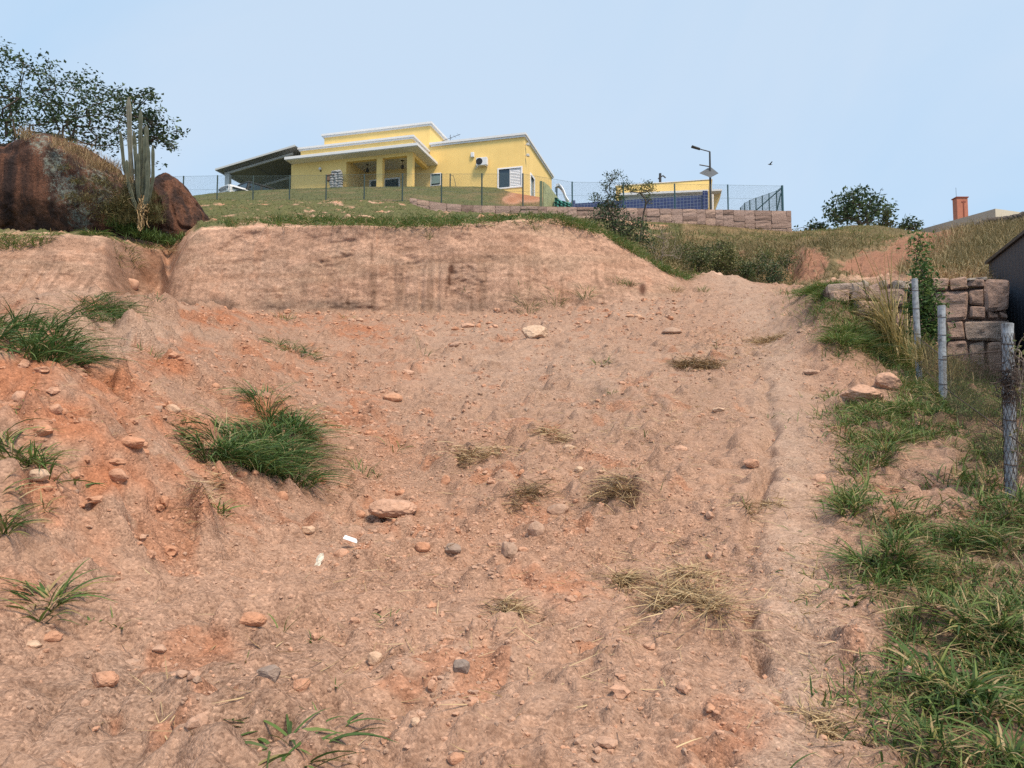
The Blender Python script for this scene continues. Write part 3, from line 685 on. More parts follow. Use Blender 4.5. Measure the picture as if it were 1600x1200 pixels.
def tuft(name, label, cat, px, py, wpx, hpx, n, m, blade=0.011, lean=(0.2, 1.1), droop=(0.3, 0.9), tint=(0.1, 0.6), straw=0.08, group=None, bias=None, kern=0.45, lenf=1.0, d=None, tot=None):
    """a clump of blades rooted on the ground, wpx x hpx pixels of the photograph in size"""
    c = hit(px, py) if d is None else d
    s = c[1] / F_PX
    W = wpx * s; H = hpx * s
    bp = np.zeros((n, 3)); az = np.zeros(n)
    rad = np.sqrt(rng.random(n)) * kern
    th = rng.random(n) * 2 * math.pi
    bp[:, 0] = c[0] + rad * np.cos(th) * W * 0.9
    bp[:, 1] = c[1] + rad * np.sin(th) * W * 0.6
    for i in range(n): bp[i, 2] = gz(bp[i, 0], bp[i, 1], c[2]) - 0.012
    az = th + rng.normal(0, 0.6, n)
    if bias is not None:
        az = np.where(rng.random(n) < 0.6, bias + rng.normal(0, 0.5, n), az)
    ln = rng.uniform(*lean, n)
    L = max(H * 0.9, W * 0.33) * rng.uniform(0.55, 1.15, n) * lenf
    tn = rng.uniform(*tint, n)
    st = rng.random(n) < straw
    tn[st] = rng.uniform(0.86, 1.0, st.sum())
    V, Fa, T = blades(bp, az, ln, L, np.full(n, blade) * rng.uniform(0.6, 1.2, n), rng.uniform(*droop, n), tn)
    o = blade_mesh(name, V, Fa, T, m, c)
    return tag(o, label, cat, group)

ICO = {}
def ico(sub):
    if sub not in ICO:
        bm = bmesh.new(); bmesh.ops.create_icosphere(bm, subdivisions=sub, radius=1.0)
        ICO[sub] = (np.array([v.co[:] for v in bm.verts]), np.array([[v.index for v in f.verts] for f in bm.faces])); bm.free()
    return ICO[sub]

def rock_verts(sub, size, seed, angular=0.5, rough=0.12):
    Vv, Ff = ico(sub); r = np.random.default_rng(seed)
    V = Vv.copy()
    for _ in range(int(5 + 11 * angular)):                 # knocked-off facets
        nrm = r.normal(0, 1, 3); nrm /= np.linalg.norm(nrm); c = r.uniform(0.66 - .08 * angular, 0.94 - .06 * angular)
        dd = V @ nrm; k = dd > c
        V[k] -= np.outer(dd[k] - c, nrm) * (0.55 + 0.45 * angular)
    q = seed * 3.7
    V *= (1 + rough * fbm3(Vv[:, 0] * 1.6 + q, Vv[:, 1] * 1.6, Vv[:, 2] * 1.6, seed, 3) * (1.6 if angular < .2 else 1))[:, None]
    V *= (1 + 0.6 * rough * fbm3(Vv[:, 0] * 5, Vv[:, 1] * 5, Vv[:, 2] * 5 + q, seed + 5, 3))[:, None]
    V *= (1 + 0.35 * rough * vnoise3(Vv[:, 0] * 9 + q, Vv[:, 1] * 7, Vv[:, 2] * 7, seed + 9))[:, None]
    a = r.uniform(0, 6.28); R = np.array([[math.cos(a), -math.sin(a), 0], [math.sin(a), math.cos(a), 0], [0, 0, 1]])
    return (V @ R.T) * np.asarray(size), Ff

def stone(label, px, py, wpx, hpx, tint, seed, ang=0.5, bury=0.25, name='stone', cat='stone', group=None, tilt=0.0, sub=3):
    c = hit(px, py + hpx * 0.35); s = c[1] / F_PX
    W = wpx * s * 0.5; H = hpx * s * 0.5
    V, Ff = rock_verts(sub, (W, W * 0.8, max(H * 1.05, 0.3 * W)), seed, ang)
    if tilt:
        ct, st_ = math.cos(tilt), math.sin(tilt)
        V = V @ np.array([[ct, 0, -st_], [0, 1, 0], [st_, 0, ct]]).T
    b = np.array([c[0], c[1] + W * 0.4, c[2]])
    b[2] = gz(b[0], b[1], c[2])
    mb = MB().addnp(V + b + np.array([0, 0, H * (1 - 2 * min(.5, bury + .10))]), Ff, np.clip(tint + 0.05 * vnoise3(V[:, 0] * 30, V[:, 1] * 30, V[:, 2] * 30, seed), 0, 1))
    o = mb.build(name, M['rock'], smooth_=(ang < 0.35), fix=False, origin=b)
    return tag(o, label, cat, group)

# ------------------------------------------------------------------ trees and shrubs
def leafcloud(pts, size, spread, per, tint=(0.1, 0.9), flat=0.6):
    """rhombic leaves folded along the midrib round each twig end"""
    n = len(pts) * per
    c = np.repeat(pts, per, 0) + rng.normal(0, 1, (n, 3)) * spread * np.array([1, 1, 0.75])
    ax = rng.normal(0, 1, (n, 3)); ax[:, 2] *= flat; ax /= np.linalg.norm(ax, axis=1)[:, None]
    up = rng.normal(0, 0.5, (n, 3)); up[:, 2] += 1
    sd = np.cross(ax, up); sd /= np.linalg.norm(sd, axis=1)[:, None] + 1e-9
    nn = np.cross(ax, sd)
    L = (size * rng.uniform(0.6, 1.25, n))[:, None]
    W = L * 0.27
    V = np.stack([c, c + ax * L * 0.45 + sd * W + nn * W * 0.35, c + ax * L, c + ax * L * 0.45 - sd * W + nn * W * 0.35], 1).reshape(-1, 3)
    b = np.arange(n)[:, None] * 4
    Fa = np.concatenate([b + np.array([[0, 1, 2]]), b + np.array([[0, 2, 3]])], 0)
    cl = np.repeat(rng.uniform(*tint, len(pts)), per)
    T = np.repeat(np.clip(cl + rng.normal(0, 0.12, n), 0, 1), 4)
    return V, Fa, T

def skeleton(root, targets, r0, rmin=0.006):
    """limbs grown from the root to every target; returns tube list"""
    root = [np.asarray(p, float) for p in root]
    nodes = [p for p in root]; par = [-1] + list(range(len(root) - 1))
    order = np.argsort([np.linalg.norm(t - root[-1]) for t in targets])
    ends = []
    for k in order:
        t = targets[k]
        A = np.array(nodes)
        dd = np.linalg.norm(A - t, axis=1) + 0.6 * np.maximum(0, A[:, 2] - t[2])
        i = int(np.argmin(dd)); p = A[i]
        dist = np.linalg.norm(t - p); m = max(1, int(dist / 0.45))
        prev = i
        for q in range(1, m + 1):
            f = q / m
            pt = p + (t - p) * f + np.array([0, 0, 0.12 * dist * math.sin(math.pi * f)]) + rng.normal(0, 0.03 * dist / m, 3) * (q < m)
            nodes.append(pt); par.append(prev); prev = len(nodes) - 1
        ends.append(prev)
    cnt = np.zeros(len(nodes))
    for e in ends:
        k = e
        while k >= 0: cnt[k] += 1; k = par[k]
    rad = np.maximum(rmin, r0 * np.sqrt(np.maximum(cnt, 0.5) / max(1, cnt[0])))
    return np.array(nodes), par, rad

def limbs(mb, nodes, par, rad, n=6):
    for i in range(len(nodes)):
        if par[i] >= 0:
            p = par[i]
            mb.tube([nodes[p], nodes[i]], [rad[i] * 1.12 if par[p] >= 0 else rad[p], rad[i]], n, cap=False)

def tree(name, label, cat, root, targets, r0, leafsize, per, spread, lm, tint=(0.05, 0.85), rmin=0.006, bark='bark', group=None, leafkeep=1.0):
    t = thing(name, label, cat, root[0], group)
    nodes, par, rad = skeleton(root, targets, r0, rmin)
    mb = MB(); limbs(mb, nodes, par, rad)
    mb.build('trunk', M[bark], t, smooth_=True, fix=False, origin=root[0])
    k = targets if leafkeep >= 1 else targets[rng.random(len(targets)) < leafkeep]
    V, Fa, T = leafcloud(k, leafsize, spread, per, tint)
    o = blade_mesh('crown', V, Fa, T, M[lm], root[0]); o.parent = t; o.location = (0, 0, 0)
    return t

def blobtargets(lst, d0, d1, n):
    """points inside crown lobes given as (px, py, r px)"""
    w = np.array([r ** 1.6 for _, _, r in lst]); w = w / w.sum()
    out = []
    for _ in range(n):
        cx, cy, r = lst[rng.choice(len(lst), p=w)]
        a = rng.random() * 6.283; q = math.sqrt(rng.random()) * r
        out.append(P(cx + q * math.cos(a), cy + q * math.sin(a), rng.uniform(d0, d1)))
    return np.array(out)
#@@PART2
# ------------------------------------------------------------------ masonry
def guillotine(x0, y0, x1, y1, wmin, wmax, hmin, hmax, r):
    w, h = x1 - x0, y1 - y0
    if w > wmax or (w > 2.2 * wmin and w / max(h, 1e-6) > 2.2 and r.random() < 0.8):
        f = r.uniform(0.36, 0.64); return guillotine(x0, y0, x0 + w * f, y1, wmin, wmax, hmin, hmax, r) + guillotine(x0 + w * f, y0, x1, y1, wmin, wmax, hmin, hmax, r)
    if h > hmax or (h > 2.0 * hmin and h / max(w, 1e-6) > 1.5 and r.random() < 0.8):
        f = r.uniform(0.36, 0.64); return guillotine(x0, y0, x1, y0 + h * f, wmin, wmax, hmin, hmax, r) + guillotine(x0, y0 + h * f, x1, y1, wmin, wmax, hmin, hmax, r)
    return [(x0, y0, x1, y1)]

def block(mb, A, U, Nv, r, joint, res, bulge, jit, tint, seed, zf):
    """one rough faced stone; r is its rectangle along U and up, zf maps (s, h) to height"""
    x0, y0, x1, y1 = r
    q = np.random.default_rng(seed)
    cs = [(x0 + joint, y0 + joint), (x1 - joint, y0 + joint), (x1 - joint, y1 - joint), (x0 + joint, y1 - joint)]
    cs = [np.array(c) + q.uniform(-jit, jit, 2) for c in cs]
    n = res + 1
    V = []; 
    out = q.uniform(0, bulge)
    for j in range(n):
        for i in range(n):
            a, b = i / res, j / res
            p = (cs[0] * (1 - a) + cs[1] * a) * (1 - b) + (cs[3] * (1 - a) + cs[2] * a) * b
            e = min(a, 1 - a, b, 1 - b)
            rnd = min(1.0, e * res / 1.0)
            cr = (abs(a - .5) * 2) ** 5 * (abs(b - .5) * 2) ** 5
            p = p + (np.mean(cs, axis=0) - p) * 0.06 * cr
            wob = float(vnoise2(np.array([p[0] * 9 + seed]), np.array([p[1] * 9]), 3)[0]) * 0.35 + float(vnoise2(np.array([p[0] * 3 + seed]), np.array([p[1] * 3]), 5)[0]) * 0.5
            d = out + bulge * (0.45 * rnd ** 0.3 + wob * (0.2 + 0.8 * rnd)) 
            W = A + U * p[0] + Nv * d
            V.append([W[0], W[1], zf(p[0], p[1])])
    Fs = [(j * n + i, j * n + i + 1, (j + 1) * n + i + 1, (j + 1) * n + i) for j in range(res) for i in range(res)]
    ring = [i for i in range(n)] + [j * n + res for j in range(1, n)] + [res * n + i for i in range(res - 1, -1, -1)] + [j * n for j in range(res - 1, 0, -1)]
    base = len(V)
    for k in ring: V.append([V[k][0] - Nv[0] * 0.2, V[k][1] - Nv[1] * 0.2, V[k][2]])
    m = len(ring)
    Fs += [(ring[(k + 1) % m], ring[k], base + k, base + (k + 1) % m) for k in range(m)]
    mb.add(V, Fs, np.clip(tint + 0.0 * np.arange(len(V)), 0, 1))

# ---- the long retaining wall under the fence
WA = P(640, 330, 41.9); WB = P(1232, 345, 43.2)
WA[2] = WB[2] = 0
LW = np.linalg.norm(WB - WA); WU = (WB - WA) / LW; WN = np.array([WU[1], -WU[0], 0])
wz1 = lambda s: np.interp(s, [0, 1.5, 3, LW], [EYE + 13.35, EYE + 13.1, EYE + 12.98, EYE + 12.98])
wz0 = lambda s: np.interp(s, [0, LW * .35, LW], [EYE + 11.2, EYE + 11.3, EYE + 11.3])
rw = thing('retaining_wall', 'long pinkish granite block retaining wall below the wire fence', 'wall', (WA + WB) / 2 + np.array([0, 0, EYE + 12]))
mb = MB()
r = np.random.default_rng(3)
for k, q in enumerate(guillotine(0, 0, LW, 1, 0.5, 1.05, 0.15, 0.26, r)):
    block(mb, WA, WU, WN, q, 0.0, 2, 0.05, 0.004, r.uniform(0.15, 0.85), k, lambda s, h: float(wz0(s) + (wz1(s) - wz0(s)) * (h * 0.985 + 0.0)) )
mb.build('stonework', M['masonry'], rw, fix=False)
mb = MB()
pts = []
for s in np.linspace(0, LW, 24): pts.append(s)
for s0, s1 in zip(pts[:-1], pts[1:]):
    c = []
    for z in (wz0, wz1):
        for s, dpt in ((s0, 0.02), (s1, 0.02), (s1, 0.55), (s0, 0.55)):
            p = WA + WU * s - WN * dpt; c.append((p[0], p[1], float(z(s)) - 0.015))
    mb.box8(c, 0.08)
mb.build('mortar_core', M['masonry'], rw)
mb = MB()                                                 # squared stones of the end pier
for k in range(5):
    z0 = EYE + 11.3 + k * 0.335
    c = []
    for z in (z0, z0 + 0.325):
        for s, dpt in ((LW - 0.12, -0.05), (LW + 0.16, -0.05), (LW + 0.16, 0.6), (LW - 0.12, 0.6)):
            p = WA + WU * s - WN * dpt; c.append((p[0], p[1], z))
    mb.box8(c, 0.3 + 0.1 * (k % 3))
mb.build('end_pier', M['masonry'], rw, bevel=0.02)

# ---- massive stone wall at the right, behind the old posts
NA = P(1296, 500, 14.35); NB = P(1577, 500, 13.75); NA[2] = NB[2] = 0
LN = np.linalg.norm(NB - NA); NU = (NB - NA) / LN; NN = np.array([NU[1], -NU[0], 0])
def nw_s(px): 
    # distance along the wall of an image column
    for s in np.linspace(-0.2, LN + 0.2, 300):
        p = NA + NU * s; p[2] = EYE + 2
        if proj(p)[0] >= px: return s
    return LN
nz = lambda py: float(TAN(py) * 13.85 + EYE)
nt = thing('boulder_wall', 'low massive wall of rough squared pink boulders behind the old fence posts', 'wall', (NA + NB) / 2 + np.array([0, 0, EYE + 1]))
hand = [(1452, 434, 1482, 451), (1482, 434, 1513, 452), (1513, 437, 1538, 449), (1539, 437, 1577, 488), (1513, 453, 1539, 477), (1512, 478, 1541, 500), (1462, 452, 1512, 500),
        (1542, 489, 1560, 499), (1561, 490, 1576, 499), (1507, 501, 1576, 534), (1478, 502, 1506, 530), (1450, 501, 1477, 530), (1477, 531, 1511, 574), (1512, 535, 1538, 580), (1539, 535, 1576, 580), (1450, 531, 1476, 574), (1450, 452, 1461, 500),
        (1477, 575, 1511, 606), (1512, 581, 1540, 610), (1541, 581, 1576, 610)]
mb = MB()
r = np.random.default_rng(5)
for k, (a, b, c, d) in enumerate(hand):
    q = (nw_s(a), nz(d), nw_s(c), nz(b))
    block(mb, NA, NU, NN, q, 0.008, 9, 0.065, 0.034, r.uniform(0.35, 0.95), 100 + k, lambda s, h: float(h))
sl = nw_s(1449)
for k, q in enumerate(guillotine(0, nz(560), sl, nz(447), 0.35, 0.7, 0.25, 0.5, r)):
    block(mb, NA, NU, NN, q, 0.008, 7, 0.085, 0.045, r.uniform(0.3, 0.95), 200 + k, lambda s, h: float(h))
mb.build('stonework', M['masonry'], nt, fix=False)
mb = MB()
c = []
for z in (EYE + 0.6, nz(438)):
    for s, dpt in ((0, 0.05), (LN - 0.05, 0.05), (LN - 0.05, 0.75), (0, 0.75)):
        p = NA + NU * s - NN * dpt; c.append((p[0], p[1], z))
mb.box8(c, 0.05); mb.build('mortar_core', M['masonry'], nt)
mb = MB()
cuts = np.concatenate([[0], np.sort(np.random.default_rng(6).uniform(.1, sl - .1, 9)), [sl]])
for k, (s0, s1) in enumerate(zip(cuts[:-1], cuts[1:])):
    up_ = .05 * math.sin(k * 2.7) + .03 * math.sin(k * 5.1)
    block(mb, NA - NN * .03, NU, NN, (s0, nz(450) + up_, s1, nz(439) + up_), -0.02, 6, 0.10, 0.05, [.95, 1, .9, .97, .6][k % 5], 300 + k, lambda s, h: float(h))
block(mb, NA, NU, NN, (nw_s(1508), nz(440), nw_s(1542), nz(434)), 0, 8, 0.09, 0.02, 1.0, 340, lambda s, h: float(h))
mb.build('mortar_cap', M['masonry'], nt, fix=False)

# ------------------------------------------------------------------ the yellow house
TH = math.radians(15.4)
D1 = np.array([-math.cos(TH), math.sin(TH), 0]); D2 = np.array([math.sin(TH), math.cos(TH), 0])
C0 = P(819, 209, 54.0); C0[2] = 0
def H(u, v, z): return C0 + D1 * u + D2 * v + np.array([0, 0, z + EYE])
def hbox(mb, u0, u1, v0, v1, z0, z1, t=0.5):
    return mb.box8([H(u0, v0, z0), H(u1, v0, z0), H(u1, v1, z0), H(u0, v1, z0), H(u0, v0, z1), H(u1, v0, z1), H(u1, v1, z1), H(u0, v1, z1)], t)
house = thing('yellow_house', 'yellow flat roofed house with white roof bands and a corner porch on the hilltop', 'house', H(9, 3, 17.5))
def hpart(name, m, boxes, parent=None, bevel=0.0, label=None):
    mb = MB()
    for b in boxes: hbox(mb, *b)
    o = mb.build(name, M[m], parent or house, bevel=bevel)
    if label: o['label'] = label
    return o
BZ = 15.5
# wing wall with real window openings: piers, sills and lintels butt end to end
W1 = (0.22, 1.90, 18.05, 19.40); W2 = (6.42, 7.12, 18.70, 19.52)
hpart('wall', 'yellow', [
    (0, W1[0], 0, .25, BZ, 21.62), (W1[0], W1[1], 0, .25, BZ, W1[2]), (W1[0], W1[1], 0, .25, W1[3], 21.62),
    (W1[1], W2[0], 0, .25, BZ, 21.62), (W2[0], W2[1], 0, .25, BZ, W2[2]), (W2[0], W2[1], 0, .25, W2[3], 21.62), (W2[1], 7.25, 0, .25, BZ, 21.62),
    (0, .25, .25, 1.85, BZ, 21.62), (0, .25, 1.85, 2.95, 19.45, 21.62), (0, .25, 2.95, 9.2, BZ, 21.62),
    (.25, 7.25, 8.95, 9.2, BZ, 21.62)], label='long right wing wall of yellow plaster')
hpart('wall', 'yellow', [(7.253, 16.05, 0.003, 5.0, 20.3, 23.25)], label='tall yellow upper block')
hpart('wall', 'yellow2', [(7.25, 9.62, 0, .25, BZ, 20.3), (9.62, 12.16, 0, .25, 19.56, 20.3), (12.16, 16.9, 0, .25, BZ, 20.3), (16.65, 16.9, -2.7, 0, BZ, 20.2), (12.55, 12.8, -2.7, 0, BZ, 20.2)], label='yellow wall at the back of the porch')
hpart('wall', 'yellow', [(12.55, 16.9, -3.0, -2.7, BZ, 20.2), (16.903, 17.1, -2.9, 9, BZ, 20.2)], label='plain yellow wall left of the porch')
hpart('parapet', 'yellow', [(7.42, 16.3, -2.98, 0.0, 20.42, 21.12)])
hpart('eave_slab', 'white', [(6.63, 17.05, -3.96, -0.003, 20.22, 20.42)], bevel=0.01)
hpart('porch_ceiling', 'soffit', [(6.72, 16.98, -3.88, -0.01, 20.19, 20.217)])
hpart('column', 'yellow', [(9.7, 10.15, -3.0, -2.6, BZ, 19.95)])
hpart('column', 'yellow', [(7.38, 7.80, -3.0, -2.6, BZ, 19.95)])
hpart('porch_beam', 'yellow', [(7.38, 12.547, -2.997, -2.65, 19.953, 20.187), (7.40, 7.72, -2.64, -0.004, 19.953, 20.187)])
def coping(u0, u1, v0, v1, z0, z1):
    """white coping with two steps running round a flat roof"""
    h = z0 + (z1 - z0) * 0.45
    return [(u0 - .10, u1 + .10, v0 - .10, v1 + .10, z0, h), (u0 - .18, u1 + .18, v0 - .18, v1 + .18, h, z1)]
hpart('roof_trim', 'white', coping(0, 7.07, 0, 9.2, 21.62, 21.90))
hpart('roof_trim', 'white', coping(7.25, 16.05, 0, 5.0, 23.25, 23.52))
hpart('roof_trim', 'white', coping(7.42, 16.3, -2.98, -0.2, 21.12, 21.36))
def window(u0, u1, z0, z1, v, fw, kind):
    fr = hpart('window', 'frame', [(u0 - fw, u1 + fw, v - .04, v + .08, z1, z1 + fw), (u0 - fw, u1 + fw, v - .04, v + .08, z0 - fw, z0), (u0 - fw, u0, v - .04, v + .08, z0, z1), (u1, u1 + fw, v - .04, v + .08, z0, z1)] +
               ([((u0 + u1) / 2 - .025, (u0 + u1) / 2 + .025, v, v + .06, z0, z1)] if kind != 'tilt' else []))
    um = (u0 + u1) / 2
    if kind == 'shutter':
        hpart('pane', 'glass', [(um + .03, u1, v + .05, v + .08, z0, z1)], fr)
        mb = MB()
        n = 12; h = (z1 - z0) / n
        for k in range(n):
            z = z0 + k * h
            mb.box8([H(u0, v + .03, z), H(um - .03, v + .03, z), H(um - .03, v + .07, z + h * .9), H(u0, v + .07, z + h * .9), H(u0, v + .015, z + .01), H(um - .03, v + .015, z + .01), H(um - .03, v + .05, z + h * .95), H(u0, v + .05, z + h * .95)], 0.5)
        hbox(mb, u0, um - .03, v + .072, v + .09, z0, z1)
        mb.build('shutter', M['frame'], fr)
    elif kind == 'tilt':
        mb = MB()
        mb.box8([H(u0 + .02, v - .10, z0 + .08), H(u1 - .02, v - .10, z0 + .08), H(u1 - .02, v - .07, z0 + .08), H(u0 + .02, v - .07, z0 + .08), H(u0 + .02, v + .03, z1 - .02), H(u1 - .02, v + .03, z1 - .02), H(u1 - .02, v + .06, z1 - .02), H(u0 + .02, v + .06, z1 - .02)])
        mb.build('pane', M['paleglass'], fr)
        hpart('dark_room_sheet', 'black', [(u0, u1, v + .1, v + .13, z0, z1)], fr)  # black sheet standing for the unlit room behind the pane
    else:
        hpart('pane', 'glass', [(u0, um - .03, v + .05, v + .07, z0, z1), (um + .03, u1, v + .03, v + .05, z0, z1)], fr)
    return fr
window(*W1[:2], W1[2], W1[3], 0.0, 0.10, 'shutter')
window(*W2[:2], W2[2], W2[3], 0.0, 0.07, 'tilt')
sd = window(9.75, 12.05, BZ + 2.1, 19.45, 0.0, 0.11, 'slide'); sd.name = 'sliding_door'
mb = MB()                                                 # door in the right end wall
def sbox(mb, u0, u1, v0, v1, z0, z1): return hbox(mb, u0, u1, v0, v1, z0, z1)
for q in ((-.05, .1, 1.70, 1.85, 16.0, 19.6), (-.05, .1, 2.95, 3.10, 16.0, 19.6), (-.05, .1, 1.85, 2.95, 19.45, 19.6)): sbox(mb, *q)
dr = mb.build('side_door', M['frame'], house)
hpart('pane', 'glass', [(.12, .15, 1.87, 2.4, 16.0, 19.44)], dr); hpart('pane', 'paleglass', [(.10, .13, 2.42, 2.94, 16.0, 19.44)], dr)

# things fixed to the house
def stand(name, label, cat, loc, group=None): return thing(name, label, cat, loc, group)
ac = stand('air_conditioner', 'white air conditioner outdoor unit with round black grille on the yellow wing wall', 'air conditioner', H(3.1, -.35, 19.65))
mb = MB(); hbox(mb, 2.68, 3.52, -.40, -.08, 19.72, 20.30); mb.build('casing', M['white'], ac, bevel=.02)
mb = MB(); cc = H(3.27, -.402, 20.01)
for rr in (0.235, 0.17, 0.10, 0.04):
    mb.tube([cc + D1 * rr * math.cos(a) + np.array([0, 0, rr * math.sin(a)]) - D2 * .012 for a in np.linspace(0, 2 * math.pi, 25)], 0.010, 5)
mb.build('fan_grille', M['black'], ac)
mb = MB(); ring = [cc + D1 * .25 * math.cos(a) + np.array([0, 0, .25 * math.sin(a)]) for a in np.linspace(0, 2 * math.pi, 25)[:-1]]
mb.prism(ring, -D2 * .008); mb.build('fan_opening', M['black'], ac)
mb = MB(); hbox(mb, 2.75, 2.80, -.38, 0, 19.66, 19.70); mb.build('wall_bracket', M['white'], ac)
mb = MB(); hbox(mb, 3.40, 3.45, -.38, 0, 19.66, 19.70); mb.build('wall_bracket', M['white'], ac)
mb = MB(); mb.tube([H(3.5, -.2, 19.75), H(3.62, -.12, 19.62), H(3.7, -.04, 19.66)], .03, 6); mb.build('pipe', M['white'], ac)
t = stand('meter_box', 'small white electric box on the wing wall above the air conditioner', 'electric box', H(3.9, -.1, 20.66))
mb = MB(); hbox(mb, 3.76, 4.02, -.14, -.004, 20.48, 20.86); mb.build('box', M['white'], t, bevel=.02)
mb = MB(); hbox(mb, 3.79, 3.99, -.152, -.143, 20.52, 20.72); mb.build('cover', M['white'], t)
t = stand('wall_lamp', 'round white wall lamp on the plain wall left of the porch', 'wall lamp', H(14.6, -3.05, 19.6))
mb = MB(); Vv, Ff = ico(2); mb.addnp(Vv * .11 + H(14.6, -3.12, 19.60), Ff, np.full(len(Vv), .5)); mb.build('globe', M['white'], t, smooth_=True, fix=False)
mb = MB(); hbox(mb, 14.55, 14.65, -3.05, -3.003, 19.42, 19.52); mb.build('bracket', M['lamp'], t)
for k, (v, z, lb) in enumerate(((0.25, 21.15, 'upper grey floodlight beside the corner of the right end wall'), (0.25, 20.35, 'lower grey floodlight on the right end wall'))):
    t = stand('floodlight', lb, 'floodlight', H(-.1, v, z), 'floodlights on the right end wall')
    mb = MB(); hbox(mb, -.30, -.12, v - .1, v + .15, z - .08, z + .1); mb.build('lamp_head', M['beam'], t, bevel=.02)
    mb = MB(); hbox(mb, -.12, -.003, v, v + .05, z - .02, z + .03); mb.build('arm', M['beam'], t)
for k, (u, lb) in enumerate(((11.55, 'hanging porch lamp in the left porch bay'), (8.75, 'hanging porch lamp in the right porch bay'))):
    t = stand('hanging_lamp', lb, 'hanging lamp', H(u, -1.6, 20.18), 'hanging lamps under the porch')
    mb = MB(); mb.tube([H(u, -1.6, 20.19), H(u, -1.6, 19.85)], .012, 5); hbox(mb, u - .10, u + .10, -1.68, -1.52, 20.15, 20.185); mb.build('cord', M['lamp'], t)
    mb = MB(); mb.tube([H(u, -1.6, 19.87), H(u, -1.6, 19.80), H(u, -1.6, 19.58)], [.04, .10, .11], 10); mb.build('lamp_shade', M['lamp'], t)
t = stand('antenna', 'thin television antenna on the flat roof between the two roof levels', 'antenna', H(6.0, 2.2, 21.9))
mb = MB(); mb.tube([H(6.2, 1.5, 21.5), H(6.2, 1.5, 23.05)], .02, 5); mb.build('mast', M['lamp'], t)
mb = MB(); mb.tube([H(6.9, 1.5, 22.6), H(5.4, 1.5, 23.0)], .018, 5)
for q in np.linspace(0.1, 0.9, 5):
    p = H(6.9, 1.5, 22.6) * (1 - q) + H(5.4, 1.5, 23.0) * q; mb.tube([p - D2 * .3, p + D2 * .3], .01, 4)
mb.build('boom', M['lamp'], t)
t = stand('garden_tap', 'short dark post with a hose on the lawn before the yellow wing', 'garden tap', H(4.9, -.9, 17.4))
mb = MB(); mb.tube([H(5.35, -.8, 17.2), H(5.35, -.8, 19.15)], .05, 6); mb.build('pipe', M['darkmetal'], t)
mb = MB(); mb.tube([H(5.33, -.8, 19.05), H(5.1, -.8, 19.0), H(4.95, -.8, 18.4), H(4.8, -.8, 17.5)], .02, 5); mb.build('hose', M['darkmetal'], t)
# grey stone pillar with a brick ledge beside the porch
t = stand('stone_barbecue', 'pale grey rubble barbecue pillar with a brown ledge beside the left porch bay', 'barbecue', H(13.0, -3.7, 17.4))
mb = MB(); r = np.random.default_rng(8)
for kz in range(9):
    for ku in range(3):
        V_, F_ = rock_verts(2, (.24, .26, .13), 300 + kz * 3 + ku, .5)
        wd = .30 * (1 - .5 * max(0, kz - 6) / 3)
        mb.addnp(V_ + H(12.98 + wd * (ku - 1) + r.uniform(-.03, .03), -3.62, 17.55 + kz * .185), F_, np.full(len(V_), .5))
mb.build('pillar', M['greystone'], t, fix=False)
mb = MB(); hbox(mb, 13.3, 13.72, -3.8, -3.4, 18.42, 18.78); hbox(mb, 13.05, 13.72, -3.85, -3.35, 18.78, 18.84); mb.build('ledge', M['brownbox'], t, bevel=.02)
mb = MB(); hbox(mb, 12.7, 13.6, -3.85, -3.35, 17.2, 17.7); mb.build('plinth', M['greystone'], t, bevel=.04)

# ------------------------------------------------------------------ carport and car
cp = thing('carport', 'grey sheet metal carport with a sloping canopy left of the yellow house', 'carport', H(20, 0, 17))
zc = lambda u: 20.22 + (23.1 - u) * 0.172
def cbox(mb, u0, u1, v0, v1, dz0, dz1):
    return mb.box8([H(u0, v0, zc(u0) + dz0), H(u1, v0, zc(u1) + dz0), H(u1, v1, zc(u1) + dz0), H(u0, v1, zc(u0) + dz0), H(u0, v0, zc(u0) + dz1), H(u1, v0, zc(u1) + dz1), H(u1, v1, zc(u1) + dz1), H(u0, v1, zc(u0) + dz1)])
mb = MB()
us = np.linspace(16.45, 23.15, 68)                        # ribbed sheets
for k in range(len(us) - 1):
    o = 0.02 if k % 4 == 0 else 0.0
    cbox(mb, us[k], us[k + 1], -3.5, 7.0, 0.0, 0.012 + o)
mb.build('canopy', M['galv'], cp, fix=False)
mb = MB(); cbox(mb, 16.44, 23.2, -3.56, -3.503, -.06, .07); cbox(mb, 23.153, 23.21, -3.5, 7, -.06, .07); mb.build('canopy_edge', M['beam'], cp)
for v in (-2.75, 0.8, 4.4):
    mb = MB(); cbox(mb, 17.12, 22.95, v, v + .12, -.20, -.03); mb.build('beam', M['beam'], cp)
for u in (18.2, 20.6, 22.8):
    mb = MB(); cbox(mb, u, u + .06, -3.45, 6.9, -.028, -.002); mb.build('rafter', M['galv'], cp)
mb = MB(); hbox(mb, 22.45, 22.85, -2.85, -2.55, 14.8, zc(22.85) - .2); mb.build('post', M['beam'], cp, bevel=.02)
mb = MB(); hbox(mb, 22.45, 22.75, 4.3, 4.6, 14.8, zc(22.75) - .2); mb.build('post', M['beam'], cp, bevel=.02)
mb = MB(); hbox(mb, 17.11, 21.3, 7.05, 7.2, 15, 21.2); mb.build('back_wall', M['lamp'], cp)  # charcoal sheet standing for the dark shaded interior

